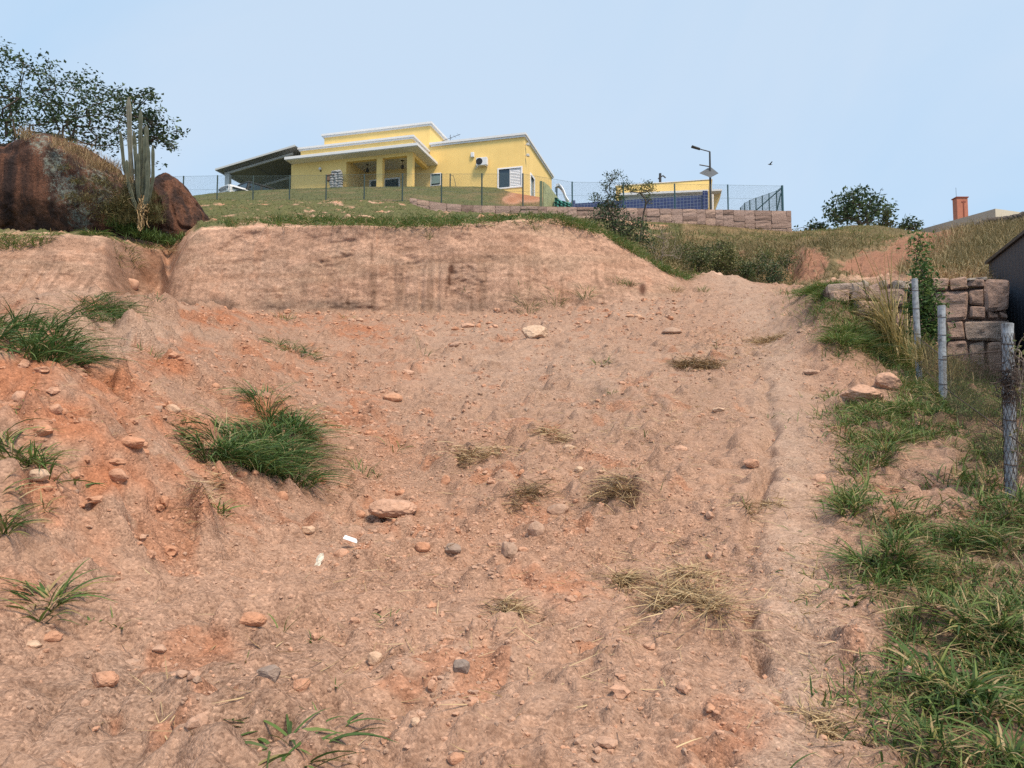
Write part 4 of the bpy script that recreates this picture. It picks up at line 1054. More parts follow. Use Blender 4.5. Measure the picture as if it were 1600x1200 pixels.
CARp = P(388, 300, 54.4); CARp[2] = EYE + 16.56
car = thing('parked_car', 'white off road car with a slotted grille under the carport, half hidden by the lawn', 'car', CARp)
hd = np.array([-0.62, -0.785, 0]); sdv = np.array([0.785, -0.62, 0])      # heading, and the side turned to us
def K(a, b, z): return CARp + hd * a + sdv * b + np.array([0, 0, z])
def kbox(mb, a0, a1, b0, b1, z0, z1, ta=0, tb=0):
    return mb.box8([K(a0, b0, z0), K(a1, b0, z0), K(a1, b1, z0), K(a0, b1, z0), K(a0 + ta, b0 + tb, z1), K(a1 - ta, b0 + tb, z1), K(a1 - ta, b1 - tb, z1), K(a0 + ta, b1 - tb, z1)])
mb = MB(); kbox(mb, -2.0, 1.9, -.78, .78, .45, 1.0); kbox(mb, .55, 1.85, -.66, .66, 1.0, 1.14, .02, .05); mb.build('body', M['carwhite'], car, bevel=.03)
mb = MB(); kbox(mb, 1.903, 1.96, -.62, .62, .62, 1.10); gr = mb.build('grille', M['carwhite'], car, bevel=.02)
for k in range(7):
    mb = MB(); kbox(mb, 1.955, 1.975, -.36 + k * .115 - .025, -.36 + k * .115 + .025, .70, 1.03); mb.build('slot', M['black'], gr)
for s in (-1, 1):
    mb = MB(); c = K(1.97, s * .52, .90)
    mb.tube([c - hd * .03, c + hd * .02], [.10, .085], 14); mb.build('headlight', M['glass'], car)
    for a in (1.25, -1.25):
        c = K(a, s * .72, .40)
        mb = MB(); mb.tube([c - sdv * .12, c + sdv * .12], .40, 20); w = mb.build('wheel', M['black'], car)
        mb = MB(); mb.tube([c + sdv * s * .10, c + sdv * s * .135], .22, 16); mb.build('rim', M['beam'], w)
        mb = MB(); kbox(mb, a - .52, a + .52, s * .80 - .11, s * .80 + .11, .82, .92); mb.build('mudguard', M['black'], car, bevel=.03)
mb = MB(); kbox(mb, -1.95, .55, -.72, .72, 1.0, 1.62, .14, .06); mb.build('cabin', M['lamp'], car, bevel=.03)
mb = MB(); kbox(mb, -1.9, .50, -.70, .70, 1.63, 1.75, .12, .05); mb.build('roof', M['black'], car, bevel=.03)
for a0, a1 in ((-.55, .38), (-1.6, -.65)):
    mb = MB(); kbox(mb, a0, a1, .685, .735, 1.08, 1.55, .08, -.0); mb.build('side_window', M['glass'], car)
mb = MB(); mb.prism([K(.57, -.62, 1.16), K(.57, .62, 1.16), K(.43, .56, 1.6), K(.43, -.56, 1.6)], hd * .02); mb.build('windscreen', M['glass'], car)
mb = MB(); mb.tube([K(.45, .86, 1.2), K(.45, .95, 1.3)], .09, 8); mb.build('wing_mirror', M['black'], car)

# ------------------------------------------------------------------ wire fence along the brow
ftop = [(287, 275, 45.2), (340, 274, 45.0), (396, 274.5, 44.7), (453, 274, 44.4), (510, 273, 44.1), (569.5, 272, 43.8), (629, 271, 43.4), (690, 271, 43.0), (753, 271, 42.75), (817, 271, 42.7),
        (894, 284, 42.9), (974, 285, 43.0), (1054, 287, 43.15), (1137, 288.5, 43.35), (1222, 290, 43.5)]
fence = thing('wire_fence', 'green wire mesh fence on thin posts along the brow of the hill', 'fence', P(760, 310, 43))
def fbase(px, Y):
    if px > 845:
        return EYE + 12.95
    p = P(px, 310, Y); return gz(p[0], p[1], p[2])
tops = []; bots = []
for px, py, Y in ftop:
    p = P(px, py, Y); b = p.copy(); b[2] = fbase(px, Y)
    if px == 817: b[2] = EYE + 12.9
    tops.append(p); bots.append(b)
    mb = MB(); mb.tube([b - np.array([0, 0, .3]), p], .042 if px < 1200 else .07, 8)
    mb.build('post', M['darkmetal'] if px < 850 else M['bluepost'], fence)
Wm = lambda a, b, f: a + (b - a) * f
def mesh_panel(t0, b0, t1, b1, cell=0.075, rw=0.0022):
    """diamond wire between two posts, plus the straining wires"""
    mb = MB()
    L = np.linalg.norm(t1 - t0); Hh = (np.linalg.norm(t0 - b0) + np.linalg.norm(t1 - b1)) / 2
    n = int(L / cell); hh = Hh / cell
    segs = []
    for sgn in (1, -1):
        for k in range(-int(hh) - 1, n + 1):
            x0, x1 = k, k + hh
            f0, f1 = max(0, -x0) / hh, min(1, (n - x0) / hh)
            if f1 <= f0: continue
            q0, q1 = (x0 + hh * f0) / n, (x0 + hh * f1) / n
            if sgn < 0: q0, q1 = 1 - q0, 1 - q1
            segs.append((Wm(Wm(b0, b1, q0), Wm(t0, t1, q0), f0), Wm(Wm(b0, b1, q1), Wm(t0, t1, q1), f1), rw))
    for f in (0.02, 0.5, 0.985): segs.append((Wm(b0, t0, f), Wm(b1, t1, f), 0.006))
    A = np.array([s[0] for s in segs]); B = np.array([s[1] for s in segs]); R_ = np.array([s[2] for s in segs])
    d = B - A; d /= np.linalg.norm(d, axis=1)[:, None] + 1e-9
    s1 = np.cross(d, np.array([0.3, 1, 0.1])); s1 /= np.linalg.norm(s1, axis=1)[:, None]; s2 = np.cross(d, s1)
    ring = [(math.cos(a), math.sin(a)) for a in (0, 2.094, 4.189)]
    V = np.stack([A + (s1 * c + s2 * s_) * R_[:, None] for c, s_ in ring] + [B + (s1 * c + s2 * s_) * R_[:, None] for c, s_ in ring], 1).reshape(-1, 3)
    b = np.arange(len(A))[:, None, None] * 6
    Fa = (b + np.array([[0, 1, 4, 3], [1, 2, 5, 4], [2, 0, 3, 5]])[None]).reshape(-1, 4)
    return V, Fa, np.full(len(V), .5)
def panel(t0, b0, t1, b1, parent, m='wire', **k):
    V, Fa, T = mesh_panel(t0, b0, t1, b1, **k)
    o = blade_mesh('mesh_panel', V, Fa, T, M[m], b0); o.parent = parent
    o.location = (np.asarray(b0) - np.asarray(parent['_o'])).tolist()
    return o
for i in range(len(tops) - 1): panel(tops[i], bots[i], tops[i + 1], bots[i + 1], fence)
t0, b0 = P(230, 276, 45.5), P(230, 318, 45.5)
panel(t0, b0, tops[0], bots[0], fence)
# the return fence behind the corner post
ret = thing('wire_fence', 'short blue green fence of close posts running back from the wall corner', 'fence', P(1200, 320, 45))
pp = []
for k, (px, py) in enumerate(((1221, 291.5), (1213, 298), (1201.5, 302), (1191, 305.5), (1181, 309), (1171.5, 312.5), (1163.5, 317), (1157, 324))):
    d = 43.8 + 0.75 * k
    q = P(px, py, d); pp.append((q, np.array([q[0], q[1], EYE + 12.9])))
    if k:
        mb = MB(); mb.tube([pp[-1][1], pp[-1][0]], .035, 6); mb.build('post', M['bluepost'], ret)
for i in range(7): panel(pp[i][0], pp[i][1], pp[i + 1][0], pp[i + 1][1], ret, cell=.06, rw=.004)
mb = MB(); mb.tube([P(1221, 294, 43.45), P(1180, 330, 43.9)], .035, 6); mb.build('brace', M['bluepost'], ret)
mb = MB(); mb.tube([P(1220, 302, 43.45), P(1214, 329, 43.6)], .035, 6); mb.build('brace', M['bluepost'], ret)

# ------------------------------------------------------------------ pool terrace
t = thing('timber_screen', 'weathered olive green board screen between the house and the pool', 'screen', P(855, 320, 44.5))
a = P(849, 284, 44.4); dirn = np.array([0.46, 0.888, 0])
hs = [(0, 0), (.75, -.05), (1.5, -.26), (2.4, -.5), (3.4, -.86), (4.4, -1.2)]
mb = MB()
for k in range(18):
    s0, s1 = k * .245, k * .245 + .235
    f = lambda s: a[2] + np.interp(s, [q[0] for q in hs], [q[1] for q in hs]) * 1.0
    p0 = a + dirn * s0; p1 = a + dirn * s1; nrm = np.array([-.888, .46, 0]) * .04
    zb = EYE + 12.9
    c = [(*(p0 + nrm)[:2], zb), (*(p1 + nrm)[:2], zb), (*(p1 - nrm)[:2], zb), (*(p0 - nrm)[:2], zb), (*(p0 + nrm)[:2], f(s0)), (*(p1 + nrm)[:2], f(s1)), (*(p1 - nrm)[:2], f(s1)), (*(p0 - nrm)[:2], f(s0))]
    mb.box8(c)
mb.build('board_panel', M['olive'], t)
mb = MB(); mb.box((a[0] - .22, a[1] - .1, EYE + 12.9), (a[0] - .06, a[1] + .2, a[2] + .02)); mb.build('shaded_edge', M['olivedark'], t, bevel=.01)
t = thing('pool_slide', 'white curved pool slide with a dark handrail behind the board screen', 'slide', P(878, 310, 47))
mb = MB()
c0 = [P(869, 293, 47.2), P(873, 292, 47.2), P(877, 296, 47), P(881, 303, 46.7), P(884, 312, 46.4), P(888, 318, 46.2)]
for q, w in ((0, 0),):
    L_ = []; 
    for p in c0:
        L_ += [p + np.array([-.02, -.25, .14]), p + np.array([0, -.2, 0]), p + np.array([.0, .2, 0]), p + np.array([-.02, .25, .14])]
    Fs = [(4 * i + j, 4 * i + j + 1, 4 * i + 5 + j, 4 * i + 4 + j) for i in range(len(c0) - 1) for j in range(3)]
    mb.add(L_, Fs)
o = mb.build('chute', M['plastic'], t, fix=False)
sm = o.modifiers.new('thick', 'SOLIDIFY'); sm.thickness = 0.05
mb = MB(); mb.tube([P(868, 300, 47.1), P(867.5, 293.5, 47.1), P(870, 291, 47.1), P(874, 291.5, 47), P(878, 296, 46.8)], .03, 6); mb.build('handrail', M['bluepost'], t)
mb = MB(); mb.tube([P(870, 294, 47.2), P(870, 322, 47.2)], .05, 6); mb.build('support', M['bluepost'], t)
# crumpled green net
mb = MB(); nx, ny = 26, 9
g_ = []
for j in range(ny):
    for i in range(nx):
        px = 867 + i * (25 / (nx - 1)); hgt = np.interp(px, [867, 870, 876, 883, 892], [309, 309, 313, 315, 317])
        py = 325 + (hgt - 325) * j / (ny - 1)
        g_.append(P(px, py, 44.9 + .25 * math.sin(i * 1.1) + .2 * math.sin(j * 2 + i * .5) + 0.05 * j))
o = mb.add(g_, [(j * nx + i, j * nx + i + 1, (j + 1) * nx + i + 1, (j + 1) * nx + i) for j in range(ny - 1) for i in range(nx - 1)]).build('shade_net', M['net'], fix=False, origin=P(880, 322, 45))
sm = o.modifiers.new('thick', 'SOLIDIFY'); sm.thickness = 0.02
tag(o, 'crumpled green shade net hung beside the pool edge', 'net')
# blue tiled pool wall
pt = thing('pool_wall', 'raised pool wall clad in dark blue tiles behind the stone wall', 'pool', P(1000, 320, 46.5))
pl, pr = P(890, 318.5, 48.2), P(1104, 304.5, 46.2)
def slab(mb, p0, p1, z0, z1a, z1b, th):
    u = (p1 - p0); u[2] = 0; u /= np.linalg.norm(u); n_ = np.array([u[1], -u[0], 0]) * -th
    mb.box8([(*p0[:2], z0), (*p1[:2], z0), (*(p1 + n_)[:2], z0), (*(p0 + n_)[:2], z0), (*p0[:2], z1a), (*p1[:2], z1b), (*(p1 + n_)[:2], z1b), (*(p0 + n_)[:2], z1a)])
mb = MB(); slab(mb, pl.copy(), pr.copy(), EYE + 12.9, pl[2], pr[2], .3); mb.build('tiled_side', M['tile'], pt)
q0, q1 = P(1098, 298, 46.15), P(1105.5, 298, 46.1)
mb = MB(); slab(mb, q0.copy(), q1.copy(), EYE + 12.9, q0[2], q1[2], .35); mb.build('tiled_pillar', M['tile'], pt)
q0, q1 = P(893, 313, 48.0), P(899, 313, 48.0)
mb = MB(); slab(mb, q0.copy(), q1.copy(), EYE + 12.9, q0[2], q1[2], .35); mb.build('tiled_pillar', M['tile'], pt)
# pool house
ph = thing('pool_house', 'small yellow pool house with a flat white eave behind the pool', 'pool house', P(1040, 310, 51))
y0, y1 = P(962, 291, 52.6), P(1112, 281.5, 51.2)
mb = MB(); slab(mb, y0.copy(), y1.copy(), EYE + 16.0, y0[2], y1[2], 3.0); mb.build('parapet', M['yellow'], ph)
mb = MB(); slab(mb, y0 + np.array([-.05, -.05, 0]), y1 + np.array([.05, -.05, 0]), y0[2] + .003, y0[2] + .06, y1[2] + .07, 3.1); mb.build('roof_trim', M['soffit'], ph)
e0, e1 = P(968, 303, 50.6), P(1128, 296.5, 49.6)
mb = MB(); slab(mb, e0.copy(), e1.copy(), e0[2] - .10, e0[2] + .07, e1[2] + .05, 3.6); mb.build('eave_slab', M['white'], ph)
f0, f1 = P(972, 306, 51.0), P(1113, 300.5, 50.2)
mb = MB(); slab(mb, f0.copy(), f1.copy(), EYE + 15.3, e0[2] - .11, e0[2] - .11, 2.4); mb.build('beam', M['soffit'], ph)
b0_, b1_ = P(972, 320, 53.6), P(1110, 320, 52.6)
mb = MB(); slab(mb, b0_.copy(), b1_.copy(), EYE + 12.5, EYE + 16.2, EYE + 16.2, .3); mb.build('back_wall', M['yellow2'], ph)
k0, k1 = P(1106.8, 300, 48.6), P(1112, 300, 48.55)
mb = MB(); slab(mb, k0.copy(), k1.copy(), EYE + 12.6, e1[2] - .1, e1[2] - .1, .25); mb.build('column', M['yellow'], ph)
mb = MB()                                                  # sloping side wing below the eave
s0 = P(1114, 302, 50.5); s1 = P(1127.5, 299, 50.2); s2 = P(1115, 331, 50.5)
mb.prism([s0, s1, s2], np.array([.3, 1.5, 0])); mb.build('side_wall', M['yellow2'], ph)
mb = MB(); mb.tube([P(1113, 304, 49.0), P(1113, 330, 49.0)], .09, 8); mb.build('downpipe', M['white'], ph)
t = thing('roof_vent', 'small dark vent stack on the roof of the pool house', 'vent', P(1033, 285, 52))
mb = MB(); mb.tube([P(1031.5, 287, 52.3), P(1031.5, 271, 52.3)], .09, 8); mb.build('stack', M['lamp'], t)
mb = MB(); mb.tube([P(1031.5, 277, 52.3), P(1036, 274.5, 52.3), P(1040, 278, 52.3)], .05, 6); mb.tube([P(1031.5, 277, 52.3), P(1028.5, 279.5, 52.3)], .05, 6); mb.build('bent_pipe', M['lamp'], t)

# solar street lamp
lb = P(1110.5, 330, 44.6); lb[2] = EYE + 12.8
sl_ = thing('street_lamp', 'dark solar street lamp with a tilted panel behind the stone wall', 'street lamp', lb)
tp = P(1109, 237, 44.6)
mb = MB(); mb.tube([lb, tp], [.08, .05], 10); mb.build('pole', M['lamp'], sl_)
mb = MB(); mb.tube([tp, P(1092, 232.5, 44.4)], .032, 8); mb.build('arm', M['lamp'], sl_)
hA, hB = P(1094, 233, 44.4), P(1080.5, 228.6, 44.3)
mb = MB(); w_ = np.array([0, .14, 0]); up_ = np.array([0, 0, .055])
mb.box8([hA - w_ * .6 - up_, hB - w_ - up_, hB + w_ - up_, hA + w_ * .6 - up_, hA - w_ * .6 + up_ * .8, hB - w_ + up_ * .6, hB + w_ + up_ * .6, hA + w_ * .6 + up_ * .8]); mb.build('lamp_head', M['lamp'], sl_, bevel=.02)
mb = MB(); mb.tube([P(1110, 260.5, 44.6), P(1093, 257.5, 44.5)], .035, 8); mb.build('lower_arm', M['lamp'], sl_)
mb = MB()
pc = [P(1093, 271, 44.2), P(1110, 261, 45.0), P(1122.5, 271, 44.7), P(1110, 277.5, 43.9)]
mb.prism([pc[0], pc[1], pc[2], pc[3]], np.array([0, .02, .035])); mb.build('solar_panel', M['solar'], sl_)
mb = MB(); mb.tube([P(1110, 268, 44.55), P(1104, 273, 44.3)], .04, 6); mb.build('panel_bracket', M['lamp'], sl_)

# ------------------------------------------------------------------ right hand buildings
gt = thing('grey_building', 'low grey green flat roofed building behind the right hand slope', 'building', P(1520, 350, 46))
gc = P(1555, 326, 45.0); ga = np.array([-.41, .912, 0]); gb = np.array([.94, .34, 0])
z1 = gc[2]
def gpt(a, b, z): q = gc + ga * a + gb * b; return (q[0], q[1], z)
mb = MB(); mb.add([gpt(0, 0, EYE + 8), gpt(16, 0, EYE + 8), gpt(16, 0, z1), gpt(0, 0, z1), gpt(0, .3, EYE + 8), gpt(16, .3, EYE + 8), gpt(16, .3, z1), gpt(0, .3, z1)], [(0, 1, 2, 3), (4, 7, 6, 5), (3, 2, 6, 7), (1, 5, 6, 2), (0, 3, 7, 4), (0, 4, 5, 1)])
o = mb.build('wall', M['grey'], gt); o['label'] = 'long grey green side wall'
mb = MB(); mb.add([gpt(-.003, .003, EYE + 8), gpt(-.003, 9, EYE + 8), gpt(-.003, 9, z1), gpt(-.003, .003, z1), gpt(.3, .3, EYE + 8), gpt(.3, 9, EYE + 8), gpt(.3, 9, z1), gpt(.3, .3, z1)], [(0, 1, 2, 3), (4, 7, 6, 5), (3, 2, 6, 7), (1, 5, 6, 2), (0, 3, 7, 4), (0, 4, 5, 1)])
o = mb.build('wall', M['grey2'], gt); o['label'] = 'end wall, coloured paler as the lit side'
mb = MB(); mb.add([gpt(.25, .25, z1 - .3), gpt(16, .25, z1 - .3), gpt(16, 9, z1 - .3), gpt(.25, 9, z1 - .3)], [(0, 1, 2, 3)]); mb.build('roof', M['grey2'], gt, fix=False)
cA = P(1495.5, 345, 50.2)
ct = thing('chimney_tower', 'flat terracotta chimney tower with a dark slot above the grey building', 'chimney', cA)
zt = P(1500, 309, 50)[2]
x0, x1 = P(1495.5, 330, 50)[0], P(1513, 330, 50)[0]
mb = MB(); mb.box((x0, 50.0, EYE + 10), (x1, 50.5, zt)); tw = mb.build('shaft', M['terracotta'], ct, bevel=.02)
mb = MB(); mb.box((x0 - .04, 49.95, zt + .003), (x1 + .04, 50.55, zt + .07)); mb.build('cap', M['terradark'], ct)
mb = MB(); xm = P(1506, 330, 50)[0]; mb.box((xm - .03, 49.97, EYE + 12.5), (xm + .03, 49.997, P(1500, 314, 50)[2])); mb.box((xm - .14, 49.975, P(1500, 316, 50)[2]), (xm + .14, 49.996, P(1500, 314.6, 50)[2])); mb.build('slot', M['terradark'], ct)
mb = MB(); mb.tube([(x0 + .1, 50.2, zt), (x0 + .1, 50.2, zt + .75)], .012, 4); mb.build('lightning_rod', M['lamp'], ct)
# dark rubble wall above the dry slope
mb = MB()
r = np.random.default_rng(12)
for k in range(46):
    f = k / 45; px = 1522 + f * 140; topy = np.interp(px, [1522, 1532, 1545, 1580, 1600, 1662], [353, 346, 341, 337, 331, 322])
    for m_ in range(3):
        py = topy + 4.5 + m_ * 7
        V_, F_ = rock_verts(2, (.24, .25, .17), 700 + k * 3 + m_, .7)
        mb.addnp(V_ + P(px + r.uniform(-1, 1), py, 37.5 - .02 * k), F_, np.full(len(V_), .5))
o = mb.build('rubble_wall', M['darkrubble'], fix=False, origin=P(1590, 350, 37))
tag(o, 'dark low rubble wall on top of the dry grass slope', 'wall')

# dark metal shed at the right edge
st = thing('metal_shed', 'dark blue grey metal shed wall cut by the right edge of the photo', 'shed', P(1600, 500, 15))
sa = P(1545, 412, 17.4); sdir = np.array([-.316, -.949, 0]); sn = np.array([.949, -.316, 0])
def spt(a, b, z): q = sa + sdir * a + sn * b; return (q[0], q[1], z)
mb = MB()
for k in range(34):                                       # standing seams
    a0, a1 = k * .22, k * .22 + .2
    mb.add([spt(a0, 0, EYE + .2), spt(a1, 0, EYE + .2), spt(a1, 0, sa[2]), spt(a0, 0, sa[2]), spt(a1 + .01, .02, EYE + .2), spt(a1 + .02, .02, EYE + .2), spt(a1 + .02, .02, sa[2]), spt(a1 + .01, .02, sa[2])], [(0, 1, 2, 3), (1, 4, 7, 2), (4, 5, 6, 7)])
o = mb.build('wall', M['shed'], st, fix=False)
mb = MB(); mb.add([spt(0, .03, EYE + .2), spt(0, 6, EYE + .2), spt(0, 6, sa[2]), spt(0, .03, sa[2]), spt(7.5, .03, EYE + .2), spt(7.5, 6, EYE + .2), spt(7.5, 6, sa[2]), spt(7.5, .03, sa[2])], [(0, 1, 2, 3), (4, 5, 6, 7), (1, 5, 6, 2)]); o = mb.build('wall', M['shed'], st, fix=False); o['label'] = 'end walls of the shed'
mb = MB(); mb.box8([spt(-.08, -.06, sa[2] + .003), spt(7.6, -.06, sa[2] + .003), spt(7.6, 6.1, sa[2] + .4), spt(-.08, 6.1, sa[2] + .4), spt(-.08, -.06, sa[2] + .07), spt(7.6, -.06, sa[2] + .07), spt(7.6, 6.1, sa[2] + .48), spt(-.08, 6.1, sa[2] + .48)]); mb.build('roof', M['lamp'], st)
#@@PART3
# ------------------------------------------------------------------ old fence at the right
of = thing('old_wire_fence', 'old fence of three weathered pale blue concrete posts with rusty wire mesh', 'fence', hit(1472, 640))
posts = []
for top, bot, Y, w, lb in (((1574, 506), (1581, 800), 6.0, .042, 'nearest post'), ((1471, 478), (1474, 640), 9.6, .046, 'middle post'), ((1429, 436), (1436, 580), 11.4, .044, 'far post')):
    a, b = P(*top, Y), P(*bot, Y)
    zb = gz(b[0], b[1], b[2]); b = b + (b - a) / np.linalg.norm(b - a) * max(0.1, (b[2] - zb) + .15)
    n = 26; fr = np.linspace(0, 1, n)
    pts = b[None] * (1 - fr[:, None]) + a[None] * fr[:, None]
    pts = np.vstack([pts, pts[-1] + np.array([0, 0, .004])])
    rad = w * (1 + .07 * np.array([math.sin(i * 1.7) * math.cos(i * .6) for i in range(n + 1)])); rad[-1] = w * .82
    mb = MB(); mb.tube(pts, rad, 14)
    o = mb.build('post', M['post'], of, smooth_=False); o['label'] = lb
    posts.append((a, b))
    for f in (.30, .52, .74, .9):
        mb = MB(); c = b * (1 - f) + a * f
        mb.tube([c + np.array([math.cos(q) * (w + .004), math.sin(q) * (w + .004), .01 * math.sin(q)]) for q in np.linspace(0, 6.283, 13)], .004, 4)
        mb.build('wire_tie', M['rust'], of, fix=False)
q = P(1690, 500, 4.2); qb = P(1700, 900, 4.2)
mesh_ends = [(qb * .35 + q * .65, qb), (posts[0][1] * .12 + posts[0][0] * .88, posts[0][1]), (posts[1][1] * .45 + posts[1][0] * .55, posts[1][1]), (posts[2][1] * .5 + posts[2][0] * .5, posts[2][1])]
for (t0, b0), (t1, b1) in zip(mesh_ends[:-1], mesh_ends[1:]):
    panel(t0, b0, t1, b1, of, m='rust', cell=.07, rw=.0013)
# mesh wrapped on the nearest post
mb = MB(); a, b = posts[0]
for s in (1, -1):
    for k in range(9):
        h = []
        for i in range(22):
            f = .02 + .93 * (i / 21); an = s * (i / 21 * 9 + k * .7)
            c = b * (1 - f) + a * f
            h.append(c + np.array([math.cos(an), math.sin(an), 0]) * (.047 + .004 * math.sin(i * 3 + k)))
        mb.tube(h, .0018, 4, cap=False)
mb.build('wire_wrap', M['rust'], of, fix=False)
# dry creeper tangle on the nearest post
r = np.random.default_rng(21)
dv = thing('dry_creeper', 'dark dried creeper tangle clinging to the nearest fence post', 'creeper', P(1580, 600, 5.95))
mb = MB()
for k in range(90):
    c = P(1579 + r.normal(0, 9), 598 + r.normal(0, 15), 5.93 + r.normal(0, .05))
    pts = [c]
    dvec = r.normal(0, 1, 3)
    for i in range(5):
        dvec = dvec * .6 + r.normal(0, 1, 3) * .6; pts.append(pts[-1] + dvec * .02)
    mb.tube(pts, .0035, 4, cap=False)
mb.build('stems', M['rust'], dv, fix=False)
cr = np.array([P(1579 + r.normal(0, 8), 598 + r.normal(0, 13), 5.9 + r.normal(0, .05)) for _ in range(60)])
V_, F_, T_ = leafcloud(cr, .035, .02, 3, (0, .2))
o = blade_mesh('dead_leaves', V_, F_, T_, M['rust'], dv['_o']); o.parent = dv; o.location = (0, 0, 0)
vn = thing('vine', 'thin yellow green vine twigs climbing right of the nearest fence post', 'vine', P(1594, 700, 5.9))
mb = MB(); ends = []
for (x0, y0), (x1, y1) in (((1580, 545), (1606, 572)), ((1584, 560), (1610, 520)), ((1582, 672), (1612, 690)), ((1583, 705), (1612, 745)), ((1588, 790), (1600, 560)), ((1580, 610), (1612, 640)), ((1592, 545), (1594, 610))):
    a_, b_ = P(x0, y0, 5.88), P(x1, y1, 5.7)
    pts = [a_ + (b_ - a_) * f + np.array([0, 0, .05 * math.sin(f * 3.1)]) + r.normal(0, .006, 3) for f in np.linspace(0, 1, 8)]
    mb.tube(pts, .004, 5, cap=False); ends += pts[1::1]
mb.build('stem', M['twig'], vn, fix=False)
V_, F_, T_ = leafcloud(np.array(ends), .035, .02, 3, (.7, 1))
o = blade_mesh('leaves', V_, F_, T_, M['leaf2'], vn['_o']); o.parent = vn; o.location = (0, 0, 0)

# ------------------------------------------------------------------ boulders, cactus and tree on the left
def boulder(name, label, outline, d, thick, seed, lich, sub=7):
    """outline: (px, py) silhouette; a rounded mass of that outline and of real thickness"""
    ol = np.array([P(x, y, d - .55 * thick) for x, y in outline])
    c = ol.mean(axis=0); ol[:, 1] = d; c[1] = d
    ang = np.arctan2(ol[:, 2] - c[2], ol[:, 0] - c[0]); rr = np.hypot(ol[:, 2] - c[2], ol[:, 0] - c[0])
    o_ = np.argsort(ang); ang, rr = ang[o_], rr[o_]
    an = np.concatenate([ang - 2 * math.pi, ang, ang + 2 * math.pi]); rn = np.tile(rr, 3)
    Vv, Ff = ico(sub)
    th = np.arctan2(Vv[:, 2], Vv[:, 0]); R_ = np.interp(th, an, rn)
    sxz = np.hypot(Vv[:, 0], Vv[:, 2])
    k = sxz ** 0.55                                       # flatter front, full outline
    V = np.stack([np.cos(th) * R_ * k, Vv[:, 1] * thick, np.sin(th) * R_ * k], -1)
    q_ = np.random.default_rng(seed)
    V0 = V.copy()
    for _ in range(9):                                    # broad split faces
        nr = q_.normal(0, 1, 3); nr[1] = -abs(nr[1]) * 1.5; nr /= np.linalg.norm(nr)
        dd = V @ nr; cc_ = dd.max() * q_.uniform(.74, .93); kk = dd > cc_
        V[kk] -= np.outer((dd[kk] - cc_) * .8, nr)
    n_ = 0.13 * fbm3(V0[:, 0] / 1.2 + seed, V0[:, 1] / 1.2, V0[:, 2] / 1.4, seed, 4) + 0.07 * fbm3(V0[:, 0] / .35, V0[:, 1] / .35, V0[:, 2] / .5, seed + 3, 4) - 0.10 * np.maximum(0, 1 - np.abs(fbm3(V0[:, 0] / 1.1, V0[:, 1] / 1.1, V0[:, 2] / 1.6, seed + 8, 3)) * 9)
    n_ += 0.022 * fbm3(V0[:, 0] / .08, V0[:, 1] / .08, V0[:, 2] / .09, seed + 12, 2)
    V = V * (1 + n_ / np.maximum(.8, np.linalg.norm(V, axis=1)))[:, None] + c
    px, py = proj(V)
    T = np.zeros(len(V))
    for cx, cy, rx, ry, s in lich: T = np.maximum(T, s * np.exp(-(((px - cx) / rx) ** 2 + ((py - cy) / ry) ** 2)))
    mb = MB().addnp(V, Ff, T)
    o = mb.build(name, M['boulder'], smooth_=True, fix=False, origin=c)
    return tag(o, label, 'boulder')
boulder('boulder', 'huge rust brown boulder with dark vertical streaks and a grey lichen band', [(-150, 390), (-170, 300), (-110, 235), (-40, 218), (5, 226), (40, 208), (66, 200), (84, 212), (130, 226), (160, 244), (190, 268), (218, 300), (240, 335), (244, 385), (200, 396), (100, 392), (0, 390)], 24.2, 1.9, 31,
        [(62, 222, 26, 34, .60), (84, 255, 36, 40, .60), (102, 295, 40, 44, .61), (126, 335, 32, 50, .60), (145, 275, 46, 34, .56), (160, 310, 52, 40, .55), (25, 218, 40, 12, .40), (190, 320, 30, 40, .42)])
boulder('boulder', 'smooth domed reddish brown boulder right of the cactus', [(205, 385), (214, 320), (228, 272), (242, 260), (256, 268), (275, 288), (292, 312), (304, 338), (312, 362), (304, 378), (260, 394), (215, 396)], 24.3, 1.5, 47,
        [(255, 365, 25, 14, .45)])
# cactus: ribbed columns from one base
ca_ = thing('cactus', 'tall clump of ribbed columnar cactus between the two boulders', 'cactus', P(220, 345, 22.2))
def column(pts, r0, tint):
    pts = np.array([P(x, y, d) for x, y, d in pts]); m = 40
    f = np.linspace(0, 1, m); s = np.linspace(0, 1, len(pts))
    path = np.stack([np.interp(f, s, pts[:, k]) for k in range(3)], -1)
    path[1:-1] = (path[:-2] + 2 * path[1:-1] + path[2:]) / 4
    rad = r0 * (0.75 + .25 * np.minimum(1, f * 5)) * (1 + .07 * np.sin(f * 30)); rad[-3:] *= np.array([.9, .7, .3])
    T = np.gradient(path, axis=0); T /= np.linalg.norm(T, axis=1)[:, None]
    V, Fs = [], []; n = 16
    for i in range(m):
        a_ = np.cross(T[i], [0, 1, 0]); a_ /= np.linalg.norm(a_); b_ = np.cross(T[i], a_)
        for k in range(n):
            q = 2 * math.pi * k / n; rr = rad[i] * (1.14 if k % 2 == 0 else .78)
            V.append(path[i] + rr * (math.cos(q) * a_ + math.sin(q) * b_))
    for i in range(m - 1):
        for k in range(n): Fs.append((i * n + k, i * n + (k + 1) % n, (i + 1) * n + (k + 1) % n, (i + 1) * n + k))
    Fs.append(tuple((m - 1) * n + k for k in range(n)))
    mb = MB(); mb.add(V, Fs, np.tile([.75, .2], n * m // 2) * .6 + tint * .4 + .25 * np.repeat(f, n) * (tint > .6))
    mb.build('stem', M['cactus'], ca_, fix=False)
D0 = 22.2
